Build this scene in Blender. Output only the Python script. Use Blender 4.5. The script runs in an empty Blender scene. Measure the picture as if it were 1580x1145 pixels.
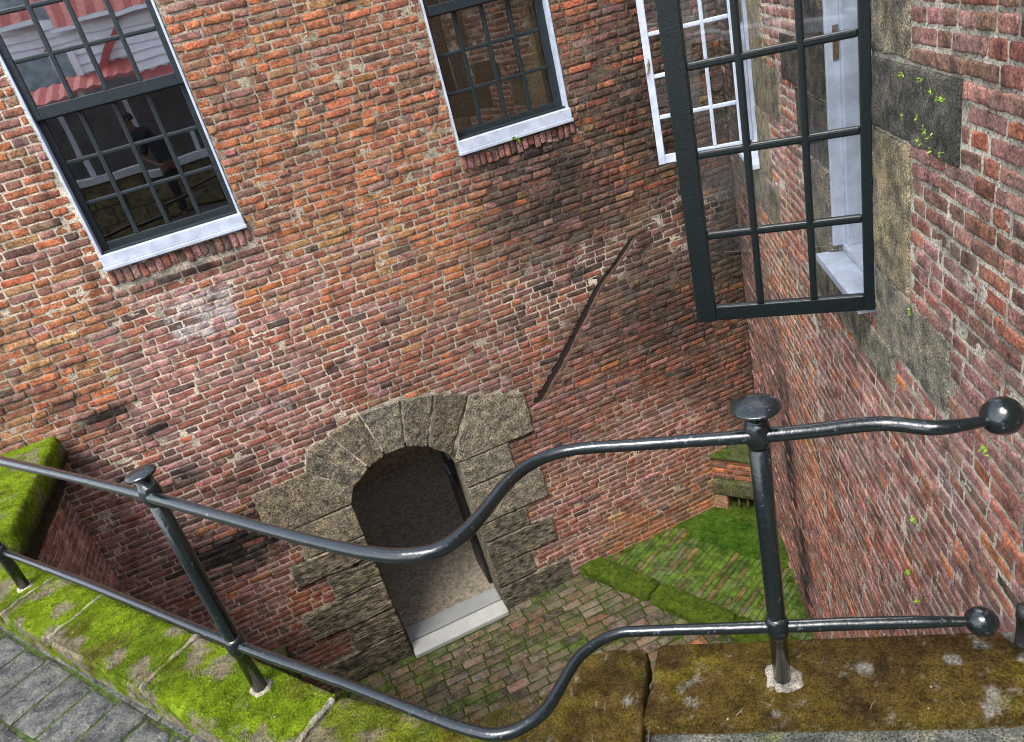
import bpy, bmesh, math, random
import numpy as np
from mathutils import Matrix, Vector

# ------------------------------------------------------------------ camera, sky, sun, exposure
SC = bpy.context.scene
COL = SC.collection
cam_d = bpy.data.cameras.new('camera')
cam = bpy.data.objects.new('camera', cam_d)
COL.objects.link(cam)
cam_d.sensor_width = 36.0
cam_d.lens = 25.627
cam_d.clip_start = 0.03
cam_d.clip_end = 500
right = Vector((0.905171, -0.356986, -0.23071)); up = Vector((0.356267, 0.341175, 0.86987)); back = Vector((-0.231819, -0.869575, 0.436004))
M = Matrix((right, up, back)).transposed().to_4x4()
M.translation = Vector((0.0, -4.8, 1.75))
cam.matrix_world = M
SC.camera = cam

SUN_EL, SUN_AZ = math.radians(58), math.radians(226)      # azimuth clockwise from +Y
world = bpy.data.worlds.new('World'); SC.world = world; world.use_nodes = True
wn = world.node_tree.nodes; wl = world.node_tree.links
bgn = wn['Background']
sky = wn.new('ShaderNodeTexSky'); sky.sky_type = 'NISHITA'; sky.sun_disc = False
sky.sun_elevation = SUN_EL; sky.sun_rotation = SUN_AZ
sky.dust_density = 1.2; sky.air_density = 1.0; sky.ozone_density = 1.0
hsv = wn.new('ShaderNodeHueSaturation'); hsv.inputs['Saturation'].default_value = .5
wl.new(sky.outputs[0], hsv.inputs['Color']); wl.new(hsv.outputs[0], bgn.inputs[0]); bgn.inputs[1].default_value = 0.15
sun_d = bpy.data.lights.new('sun', 'SUN'); sun_d.energy = 1.25; sun_d.angle = math.radians(26); sun_d.color = (1.0, 0.96, 0.9)
sun = bpy.data.objects.new('sun', sun_d); COL.objects.link(sun)
sdir = Vector((math.sin(SUN_AZ) * math.cos(SUN_EL), math.cos(SUN_AZ) * math.cos(SUN_EL), math.sin(SUN_EL)))
sun.rotation_euler = sdir.to_track_quat('Z', 'Y').to_euler()
SC.view_settings.view_transform = 'Standard'; SC.view_settings.look = 'None'
SC.view_settings.exposure = 1.98; SC.view_settings.gamma = 1.0
SC.cycles.filter_width = 1.0; SC.cycles.max_bounces = 10; SC.cycles.diffuse_bounces = 6; SC.cycles.transparent_max_bounces = 12; SC.cycles.use_denoising = True

rng = np.random.default_rng(7)
random.seed(7)

# ------------------------------------------------------------------ noise (numpy value noise)
def _hash(i, j, k, seed):
    h = (i * 374761393 + j * 668265263 + k * 2147483647 + seed * 1274126177) & 0xffffffff
    h = ((h ^ (h >> 13)) * 1274126177) & 0xffffffff
    h = h ^ (h >> 16)
    return (h & 0xffffff) / float(0xffffff)
def vnoise(p, seed=0):
    p = np.asarray(p, float); f = np.floor(p).astype(np.int64); t = p - f; t = t * t * (3 - 2 * t)
    out = 0
    for a in (0, 1):
        for b in (0, 1):
            for c in (0, 1):
                w = (t[..., 0] if a else 1 - t[..., 0]) * (t[..., 1] if b else 1 - t[..., 1]) * (t[..., 2] if c else 1 - t[..., 2])
                out = out + w * _hash(f[..., 0] + a, f[..., 1] + b, f[..., 2] + c, seed)
    return out * 2 - 1
def fbm(p, freq, octv=3, seed=0):
    p = np.asarray(p, float); s = 0; amp = 1.0; tot = 0
    for o in range(octv):
        s = s + amp * vnoise(p * freq * 2 ** o + 17.3 * o, seed + o); tot += amp; amp *= 0.55
    return s / tot
def n2(a, b, freq, octv=3, seed=0):
    return fbm(np.stack([a, b, np.zeros_like(a) + seed * 3.7], -1), freq, octv, seed)

# ------------------------------------------------------------------ object helpers
def tag(o, label=None, cat=None, group=None, kind=None):
    if label: o['label'] = label
    if cat: o['category'] = cat
    if group: o['group'] = group
    if kind: o['kind'] = kind
    return o
def empty(name, loc=(0, 0, 0), label=None, cat=None, group=None, kind=None):
    o = bpy.data.objects.new(name, None); COL.objects.link(o); o.location = loc; o.empty_display_size = 0.1
    return tag(o, label, cat, group, kind)
def link(name, me, mats, parent=None):
    o = bpy.data.objects.new(name, me); COL.objects.link(o)
    for m in (mats if isinstance(mats, (list, tuple)) else [mats]): me.materials.append(m)
    if parent is not None:
        o.parent = parent
        o.matrix_parent_inverse = Matrix.Translation(-_wloc(parent))
    return o
def _wloc(o):
    v = Vector(o.location)
    if o.parent is not None and o.type == 'EMPTY': v = v + _wloc(o.parent)
    return v if o.type == 'EMPTY' else Vector((0, 0, 0))
def npmesh(name, V, F, mats, parent=None, col=None, smooth=True, midx=None):
    V = np.asarray(V, np.float32); F = np.asarray(F, np.int32)
    me = bpy.data.meshes.new(name)
    k = F.shape[1]
    me.vertices.add(len(V)); me.vertices.foreach_set('co', V.ravel())
    me.loops.add(F.size); me.loops.foreach_set('vertex_index', F.ravel())
    me.polygons.add(len(F)); me.polygons.foreach_set('loop_start', np.arange(0, F.size, k, dtype=np.int32))
    me.polygons.foreach_set('loop_total', np.full(len(F), k, np.int32))
    me.polygons.foreach_set('use_smooth', np.full(len(F), smooth))
    if midx is not None: me.polygons.foreach_set('material_index', np.asarray(midx, np.int32))
    if col is not None:
        at = me.color_attributes.new('Col', 'FLOAT_COLOR', 'POINT')
        c = np.ones((len(V), 4), np.float32); c[:, :3] = col
        at.data.foreach_set('color', c.ravel())
    me.update(calc_edges=True); me.validate()
    return link(name, me, mats, parent)
class MB:
    """collects boxes, tubes, lathes into one mesh"""
    def __init__(s): s.v = []; s.f = []; s.n = 0
    def add(s, V, F):
        V = np.asarray(V, float); s.v.append(V); s.f += [tuple(int(i) + s.n for i in f) for f in F]; s.n += len(V); return s
    def box(s, O, A, B, C, bev=0.0):
        """box from corner O with edge vectors A,B,C; small chamfer when bev"""
        O, A, B, C = (np.asarray(q, float) for q in (O, A, B, C))
        if np.dot(np.cross(A, B), C) < 0: A, B = B, A
        la, lb, lc = (np.linalg.norm(q) for q in (A, B, C))
        if bev <= 0:
            V = [O + i * A + j * B + k * C for k in (0, 1) for j in (0, 1) for i in (0, 1)]
            return s.add(V, [(0, 2, 3, 1), (4, 5, 7, 6), (0, 1, 5, 4), (2, 6, 7, 3), (0, 4, 6, 2), (1, 3, 7, 5)])
        bm = bmesh.new()
        vs = [bm.verts.new(O + i * A + j * B + k * C) for k in (0, 1) for j in (0, 1) for i in (0, 1)]
        for f in [(0, 2, 3, 1), (4, 5, 7, 6), (0, 1, 5, 4), (2, 6, 7, 3), (0, 4, 6, 2), (1, 3, 7, 5)]: bm.faces.new([vs[i] for i in f])
        bmesh.ops.bevel(bm, geom=bm.edges[:], offset=min(bev, .4 * min(la, lb, lc)), segments=2, affect='EDGES', profile=.6)
        bm.verts.index_update()
        V = [v.co[:] for v in bm.verts]; F = [tuple(v.index for v in f.verts) for f in bm.faces]; bm.free()
        return s.add(V, F)
    def tube(s, P, R, n=14, cap=True, wob=0.0, seed=0):
        P = np.asarray(P, float); R = np.broadcast_to(np.asarray(R, float), (len(P),))
        T = np.gradient(P, axis=0); T /= np.linalg.norm(T, axis=1)[:, None]
        ref = np.array([0, 0, 1.0]) if abs(T[0][2]) < .9 else np.array([1.0, 0, 0])
        N = np.cross(T[0], ref); N /= np.linalg.norm(N); V = []
        for i in range(len(P)):
            N = N - np.dot(N, T[i]) * T[i]; N /= np.linalg.norm(N); B = np.cross(T[i], N)
            for k in range(n):
                a = 2 * math.pi * k / n; V.append(P[i] + R[i] * (math.cos(a) * N + math.sin(a) * B))
        V = np.array(V)
        if wob: V = V + (fbm(V, 45, 2, seed)[:, None]) * wob * (V - np.repeat(P, n, 0)) / R.repeat(n)[:, None]
        F = [(i * n + k, i * n + (k + 1) % n, (i + 1) * n + (k + 1) % n, (i + 1) * n + k) for i in range(len(P) - 1) for k in range(n)]
        if cap: F.append(tuple(range(n))[::-1]); F.append(tuple((len(P) - 1) * n + k for k in range(n)))
        return s.add(V, F)
    def lathe(s, O, prof, n=24, wob=0, seed=0, axis=(0, 0, 1)):
        O = np.asarray(O, float); q = Vector(axis).to_track_quat('Z', 'Y').to_matrix()
        q = np.array(q); V = []
        for r, z in prof:
            for k in range(n):
                a = 2 * math.pi * k / n; V.append(O + q @ np.array([r * math.cos(a), r * math.sin(a), z]))
        V = np.array(V)
        if wob: V = V + fbm(V, 40, 2, seed)[:, None] * wob * (V - O) / (np.linalg.norm(V - O, axis=1)[:, None] + 1e-6)
        F = [(i * n + k, i * n + (k + 1) % n, (i + 1) * n + (k + 1) % n, (i + 1) * n + k) for i in range(len(prof) - 1) for k in range(n)]
        F.append(tuple(range(n))[::-1]); F.append(tuple((len(prof) - 1) * n + k for k in range(n)))
        return s.add(V, F)
    def build(s, name, mat, parent=None, smooth=False, col=None, **kw):
        me = bpy.data.meshes.new(name)
        me.from_pydata(np.concatenate(s.v).tolist(), [], s.f)
        if smooth:
            me.polygons.foreach_set('use_smooth', [True] * len(me.polygons))
        if col is not None:
            at = me.color_attributes.new('Col', 'FLOAT_COLOR', 'POINT')
            c = np.ones((len(me.vertices), 4), np.float32); c[:, :3] = col; at.data.foreach_set('color', c.ravel())
        me.update()
        o = link(name, me, mat, parent)
        return tag(o, **kw) if kw else o

# ------------------------------------------------------------------ materials
class Mat:
    def __init__(s, name):
        s.m = bpy.data.materials.new(name); s.m.use_nodes = True; s.t = s.m.node_tree; s.n = s.t.nodes; s.b = s.n['Principled BSDF']; s.l = s.t.links
        s.co = s.n.new('ShaderNodeTexCoord').outputs['Object']
    def noise(s, scale, detail=4, rough=.6, vec=None, stretch=None):
        v = vec or s.co
        if stretch:
            mp = s.n.new('ShaderNodeMapping'); mp.inputs['Scale'].default_value = stretch; s.l.new(v, mp.inputs[0]); v = mp.outputs[0]
        x = s.n.new('ShaderNodeTexNoise'); x.inputs['Scale'].default_value = scale; x.inputs['Detail'].default_value = detail; x.inputs['Roughness'].default_value = rough
        s.l.new(v, x.inputs['Vector']); return x.outputs['Fac']
    def ramp(s, fac, stops):
        r = s.n.new('ShaderNodeValToRGB'); e = r.color_ramp.elements
        while len(e) < len(stops): e.new(.5)
        for i, (p, c) in enumerate(stops):
            e[i].position = p; e[i].color = (*c, 1) if isinstance(c, tuple) else (c, c, c, 1)
        s.l.new(fac, r.inputs[0]); return r.outputs[0]
    def mix(s, a, b, fac=.5, mode='MIX'):
        x = s.n.new('ShaderNodeMix'); x.data_type = 'RGBA'; x.blend_type = mode
        for i, v in ((0, fac), (6, a), (7, b)):
            if hasattr(v, 'is_linked') or hasattr(v, 'links'): s.l.new(v, x.inputs[i])
            elif i == 0: x.inputs[0].default_value = v
            else: x.inputs[i].default_value = (*v, 1)
        return x.outputs[2]
    def attr(s):
        a = s.n.new('ShaderNodeAttribute'); a.attribute_name = 'Col'; return a.outputs['Color']
    def math(s, op, a, b):
        x = s.n.new('ShaderNodeMath'); x.operation = op
        for i, v in ((0, a), (1, b)):
            if isinstance(v, (int, float)): x.inputs[i].default_value = v
            else: s.l.new(v, x.inputs[i])
        return x.outputs[0]
    def bump(s, h, strength=.5, dist=.01, prev=None):
        b = s.n.new('ShaderNodeBump'); b.inputs['Strength'].default_value = strength; b.inputs['Distance'].default_value = dist
        s.l.new(h, b.inputs['Height'])
        if prev: s.l.new(prev, b.inputs['Normal'])
        return b.outputs[0]
    def done(s, color, rough=.8, normal=None, spec=.3, metal=0):
        if isinstance(color, tuple): s.b.inputs['Base Color'].default_value = (*color, 1)
        else: s.l.new(color, s.b.inputs['Base Color'])
        if isinstance(rough, (int, float)): s.b.inputs['Roughness'].default_value = rough
        else: s.l.new(rough, s.b.inputs['Roughness'])
        s.b.inputs['Specular IOR Level'].default_value = spec; s.b.inputs['Metallic'].default_value = metal
        if normal is not None: s.l.new(normal, s.b.inputs['Normal'])
        return s.m

def mk_brick(name, bs=.9, grain=90):
    q = Mat(name); c = q.attr()
    v = q.ramp(q.noise(grain, 5, .7), [(.36, .22), (.46, .9), (.54, 1.1), (.64, 1.75)])
    c = q.mix(c, v, .85, 'MULTIPLY')
    blot = q.ramp(q.noise(16, 4, .65), [(.38, (.42, .40, .42)), (.5, (1.0, 1.0, 1.0)), (.64, (1.45, 1.4, 1.35))])
    c = q.mix(c, blot, .8, 'MULTIPLY')
    gr = q.ramp(q.noise(5, 5, .7), [(.52, 0.0), (.62, 1.0)])
    c = q.mix(c, (.17, .15, .13), q.math('MULTIPLY', gr, .35))
    nb = q.bump(q.noise(grain * 1.5, 5, .75), bs, .010); nb = q.bump(q.noise(44, 5, .7), bs * .9, .012, nb)
    return q.done(c, .85, nb, .25)
def mk_mortar():
    q = Mat('mortar'); c = q.mix(q.attr(), (1.0, .96, .88), 1.0, 'MULTIPLY')
    c = q.mix(c, q.ramp(q.noise(120, 5, .7), [(.37, .16), (.46, .85), (.54, 1.1), (.64, 1.45)]), .9, 'MULTIPLY')
    c = q.mix(c, q.ramp(q.noise(9, 4, .6), [(.38, .45), (.55, 1.1)]), .8, 'MULTIPLY')
    return q.done(c, .95, q.bump(q.noise(120, 5, .75), 1.0, .014), .15)
def mk_stone(name, grain=170, contrast=1.0, bs=1.0, streak=None, mott=.8):
    q = Mat(name); c = q.attr()
    c = q.mix(c, q.ramp(q.noise(grain, 4, .75), [(.38, .16), (.47, .85), (.53, 1.15), (.63, 2.1)]), .85 * contrast, 'MULTIPLY')
    c = q.mix(c, q.ramp(q.noise(16, 5, .65), [(.38, (.38, .38, .40)), (.52, (1.05, 1.05, 1.0)), (.64, (1.55, 1.42, 1.15))]), mott, 'MULTIPLY')
    nb = q.bump(q.noise(grain, 4, .75), bs, .012)
    nb = q.bump(q.noise(38, 5, .75), bs, .035, nb)
    if streak:
        s_ = q.noise(12, 5, .7, stretch=streak)
        c = q.mix(c, q.ramp(s_, [(.40, .08), (.48, .8), (.60, 1.5)]), .85, 'MULTIPLY')
        nb = q.bump(s_, 1.0, .055, nb)
    return q.done(c, .9, nb, .2)
def mk_plain(name, col, rough=.5, bump=0, scale=60, spec=.4, metal=0, var=.25):
    q = Mat(name); c = q.mix(col, q.ramp(q.noise(scale, 4), [(.38, 1 - var), (.62, 1 + var)]), 1.0, 'MULTIPLY')
    nb = q.bump(q.noise(scale * 2, 4, .6), bump, .003) if bump else None
    return q.done(c, rough, nb, spec, metal)
def mk_moss(name='moss'):
    q = Mat(name); c = q.attr()
    c = q.mix(c, q.ramp(q.noise(150, 4, .8), [(.36, .22), (.47, .85), (.53, 1.1), (.66, 1.8)]), .9, 'MULTIPLY')
    c = q.mix(c, q.ramp(q.noise(26, 4, .7), [(.36, .4), (.5, 1.0), (.64, 1.35)]), .8, 'MULTIPLY')
    nb = q.bump(q.noise(180, 5, .8), 1.0, .012); nb = q.bump(q.noise(50, 4, .7), 1.0, .03, nb)
    return q.done(c, .95, nb, .1)
def mk_glass(name, refl, tint=(.9, .93, .92)):
    m = bpy.data.materials.new(name); m.use_nodes = True; t = m.node_tree; n = t.nodes; l = t.links
    n.remove(n['Principled BSDF'])
    tr = n.new('ShaderNodeBsdfTransparent'); tr.inputs[0].default_value = (*tint, 1)
    gl = n.new('ShaderNodeBsdfGlossy'); gl.inputs['Roughness'].default_value = .015
    tc = n.new('ShaderNodeTexCoord'); ns = n.new('ShaderNodeTexNoise'); ns.inputs['Scale'].default_value = 5.0; ns.inputs['Detail'].default_value = 0
    l.new(tc.outputs['Object'], ns.inputs['Vector'])
    bp = n.new('ShaderNodeBump'); bp.inputs['Strength'].default_value = .05; bp.inputs['Distance'].default_value = .008; l.new(ns.outputs['Fac'], bp.inputs['Height']); l.new(bp.outputs[0], gl.inputs['Normal'])
    fr = n.new('ShaderNodeFresnel'); fr.inputs[0].default_value = 1.5
    ad = n.new('ShaderNodeMath'); ad.operation = 'ADD'; ad.inputs[1].default_value = refl; ad.use_clamp = True; l.new(fr.outputs[0], ad.inputs[0])
    mx = n.new('ShaderNodeMixShader'); l.new(ad.outputs[0], mx.inputs[0]); l.new(tr.outputs[0], mx.inputs[1]); l.new(gl.outputs[0], mx.inputs[2])
    l.new(mx.outputs[0], n['Material Output'].inputs[0]); return m

M_BRICK = mk_brick('weathered_brick'); M_BRICKN = mk_brick('rough_brick', 1.0, 130); M_MORTAR = mk_mortar()
M_STONE = mk_stone('sandstone', 85, 1.15, 1.0, mott=.6); M_STREAK = mk_stone('layered_stone', 150, .8, 1.0, streak=(1.2, 1.2, 7.0))
M_COARSE = mk_stone('coarse_stone', 190, 1.1, 1.0)
M_MOSS = mk_moss()
M_WHITE = mk_plain('white_paint', (.40, .44, .52), .5, .5, 14, .35, var=.13)
M_GREEN = mk_plain('dark_green_paint', (.014, .021, .024), .36, .5, 70, .4, var=.2)
M_BLACK = mk_plain('black_green_paint', (.004, .0075, .008), .42, .5, 60, .28, var=.2)
M_RUST = mk_plain('rusty_iron', (.12, .07, .04), .8, .5, 80, .3)
M_DARKMETAL = mk_plain('dark_metal', (.012, .012, .013), .45, .4, 80, .5)
M_GLASS = mk_glass('window_glass', .48); M_GLASSC = mk_glass('casement_glass', .055, (.93, .95, .94))
M_GLASSB = mk_glass('window_glass_dim', .16); M_GLASSL = mk_glass('window_glass_low', .15)
def mk_iron():
    q = Mat('painted_iron')
    pits = q.ramp(q.noise(150, 3, .6), [(.30, 0.0), (.37, 1.0)])
    c = q.mix((.002, .003, .003), (.004, .008, .009), pits)
    chips = q.ramp(q.noise(60, 5, .75), [(.62, 0.0), (.65, 1.0)])
    c = q.mix(c, (.06, .07, .075), chips)
    c = q.mix(c, (.07, .032, .014), q.math('MULTIPLY', q.ramp(q.noise(17, 5, .75), [(.66, 0.0), (.70, 1.0)]), .8))
    r = q.math('ADD', q.math('MULTIPLY', q.noise(50, 4), .30), .06)
    nb = q.bump(q.noise(120, 4, .7), .3, .0025); nb = q.bump(q.noise(24, 3), .4, .004, nb)
    q.b.inputs['Coat Weight'].default_value = .65; q.b.inputs['Coat Roughness'].default_value = .13; q.b.inputs['Coat IOR'].default_value = 1.5; q.l.new(nb, q.b.inputs['Coat Normal'])
    return q.done(c, r, nb, .35)
M_IRON = mk_iron()

# ------------------------------------------------------------------ colours
PAL = np.array([(.40, .135, .056), (.255, .092, .060), (.165, .095, .065), (.27, .15, .132), (.36, .20, .085), (.066, .048, .042), (.018, .016, .015), (.40, .20, .175)])
# orange, red, brown, purple, ochre, dark, black, pink
def tintmap(pts):
    P = np.array([[p[0], p[1], p[2]] for p in pts], float); W = np.array([p[3] for p in pts], float); W = W / W.sum(1)[:, None]; Mo = np.array([p[4] for p in pts], float)
    def f(u, z):
        u = np.asarray(u, float); z = np.asarray(z, float)
        uu = u + .12 * n2(u, z, 2.3, 3, 11); zz = z + .12 * n2(u, z, 2.3, 3, 23)
        d = ((uu[..., None] - P[:, 0]) ** 2 + ((zz[..., None] - P[:, 1]) * 1.15) ** 2) / P[:, 2] ** 2
        w = np.exp(-d) + 1e-9; w /= w.sum(-1)[..., None]
        return w @ W, w @ Mo
    return f
TAN = (.40, .36, .29); MID = (.44, .40, .33); LIGHT = (.68, .61, .52); DARKM = (.15, .13, .10); PINKM = (.62, .53, .45)
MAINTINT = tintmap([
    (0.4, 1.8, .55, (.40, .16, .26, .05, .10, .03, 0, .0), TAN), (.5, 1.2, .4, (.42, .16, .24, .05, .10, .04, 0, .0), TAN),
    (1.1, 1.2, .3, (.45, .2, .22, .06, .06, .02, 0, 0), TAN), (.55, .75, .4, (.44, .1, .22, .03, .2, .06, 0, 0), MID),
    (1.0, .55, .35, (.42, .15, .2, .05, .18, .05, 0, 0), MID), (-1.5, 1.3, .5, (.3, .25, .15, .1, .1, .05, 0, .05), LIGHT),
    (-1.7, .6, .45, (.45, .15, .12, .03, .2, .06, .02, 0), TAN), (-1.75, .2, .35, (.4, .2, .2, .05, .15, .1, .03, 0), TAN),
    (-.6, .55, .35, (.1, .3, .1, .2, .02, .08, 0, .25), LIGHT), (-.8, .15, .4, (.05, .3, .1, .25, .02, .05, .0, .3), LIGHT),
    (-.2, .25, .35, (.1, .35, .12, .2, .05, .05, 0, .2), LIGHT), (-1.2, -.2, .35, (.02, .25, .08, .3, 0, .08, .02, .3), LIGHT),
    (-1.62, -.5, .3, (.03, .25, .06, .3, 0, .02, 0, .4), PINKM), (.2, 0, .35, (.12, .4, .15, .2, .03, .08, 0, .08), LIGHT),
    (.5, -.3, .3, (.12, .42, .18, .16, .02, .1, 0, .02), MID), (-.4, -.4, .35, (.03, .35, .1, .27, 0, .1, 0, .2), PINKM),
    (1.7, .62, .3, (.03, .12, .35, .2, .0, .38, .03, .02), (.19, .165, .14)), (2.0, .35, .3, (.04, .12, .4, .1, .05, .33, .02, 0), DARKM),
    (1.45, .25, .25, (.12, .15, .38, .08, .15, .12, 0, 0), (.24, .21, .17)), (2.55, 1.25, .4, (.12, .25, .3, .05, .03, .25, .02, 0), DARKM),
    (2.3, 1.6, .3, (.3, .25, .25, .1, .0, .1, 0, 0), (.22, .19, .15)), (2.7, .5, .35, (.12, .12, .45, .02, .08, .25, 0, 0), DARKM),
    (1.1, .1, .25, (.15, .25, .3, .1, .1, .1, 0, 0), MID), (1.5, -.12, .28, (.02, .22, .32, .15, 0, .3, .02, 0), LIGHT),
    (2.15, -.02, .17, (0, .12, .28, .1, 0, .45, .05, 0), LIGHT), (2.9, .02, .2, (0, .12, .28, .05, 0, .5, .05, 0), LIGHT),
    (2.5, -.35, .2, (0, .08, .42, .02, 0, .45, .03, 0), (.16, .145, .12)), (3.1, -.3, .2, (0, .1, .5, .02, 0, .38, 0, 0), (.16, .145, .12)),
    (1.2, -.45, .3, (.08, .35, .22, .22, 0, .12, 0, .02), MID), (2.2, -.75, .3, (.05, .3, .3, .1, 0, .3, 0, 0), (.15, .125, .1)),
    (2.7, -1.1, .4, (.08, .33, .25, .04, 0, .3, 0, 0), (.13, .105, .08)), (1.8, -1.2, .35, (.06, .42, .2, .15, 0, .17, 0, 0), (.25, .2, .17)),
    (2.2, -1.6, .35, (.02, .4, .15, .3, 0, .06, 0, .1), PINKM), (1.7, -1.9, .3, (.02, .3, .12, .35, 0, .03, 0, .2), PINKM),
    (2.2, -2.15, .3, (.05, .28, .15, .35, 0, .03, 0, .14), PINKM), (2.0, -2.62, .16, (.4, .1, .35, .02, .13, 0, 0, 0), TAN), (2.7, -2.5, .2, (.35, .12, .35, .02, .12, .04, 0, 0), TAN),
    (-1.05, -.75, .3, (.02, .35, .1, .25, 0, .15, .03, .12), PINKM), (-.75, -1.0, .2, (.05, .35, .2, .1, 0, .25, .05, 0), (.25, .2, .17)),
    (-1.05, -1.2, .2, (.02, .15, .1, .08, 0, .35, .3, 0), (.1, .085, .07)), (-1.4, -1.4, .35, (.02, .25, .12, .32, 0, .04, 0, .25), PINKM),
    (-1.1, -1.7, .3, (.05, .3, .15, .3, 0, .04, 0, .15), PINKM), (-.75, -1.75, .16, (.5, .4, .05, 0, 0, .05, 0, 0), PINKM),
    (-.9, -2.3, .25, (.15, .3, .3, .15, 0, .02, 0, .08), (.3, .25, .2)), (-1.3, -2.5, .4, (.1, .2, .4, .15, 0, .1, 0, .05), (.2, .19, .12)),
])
# dark stains: ellipses (u, z, ru, rz, darkness)
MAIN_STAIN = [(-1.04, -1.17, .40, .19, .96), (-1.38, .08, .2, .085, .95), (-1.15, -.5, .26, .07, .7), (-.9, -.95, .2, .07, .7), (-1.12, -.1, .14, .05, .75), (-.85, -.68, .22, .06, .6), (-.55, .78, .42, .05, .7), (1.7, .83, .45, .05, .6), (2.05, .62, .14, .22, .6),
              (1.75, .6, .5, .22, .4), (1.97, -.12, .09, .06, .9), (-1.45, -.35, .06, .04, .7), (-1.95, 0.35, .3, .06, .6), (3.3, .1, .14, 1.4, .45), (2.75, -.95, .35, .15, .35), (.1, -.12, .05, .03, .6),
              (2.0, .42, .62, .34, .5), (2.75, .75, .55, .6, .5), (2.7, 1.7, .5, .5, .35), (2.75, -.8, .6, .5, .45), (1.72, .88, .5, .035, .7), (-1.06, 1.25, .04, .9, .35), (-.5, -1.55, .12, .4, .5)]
def stain(u, z, L):
    s = np.zeros_like(u)
    nn = n2(u, z, 9, 4, 31)
    for (a, b, ra, rb, k) in L:
        d = np.sqrt(((u - a) / ra) ** 2 + ((z - b) / rb) ** 2) + nn * .55
        s = np.maximum(s, k * np.clip(1.35 - d, 0, 1))
    return s
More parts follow.
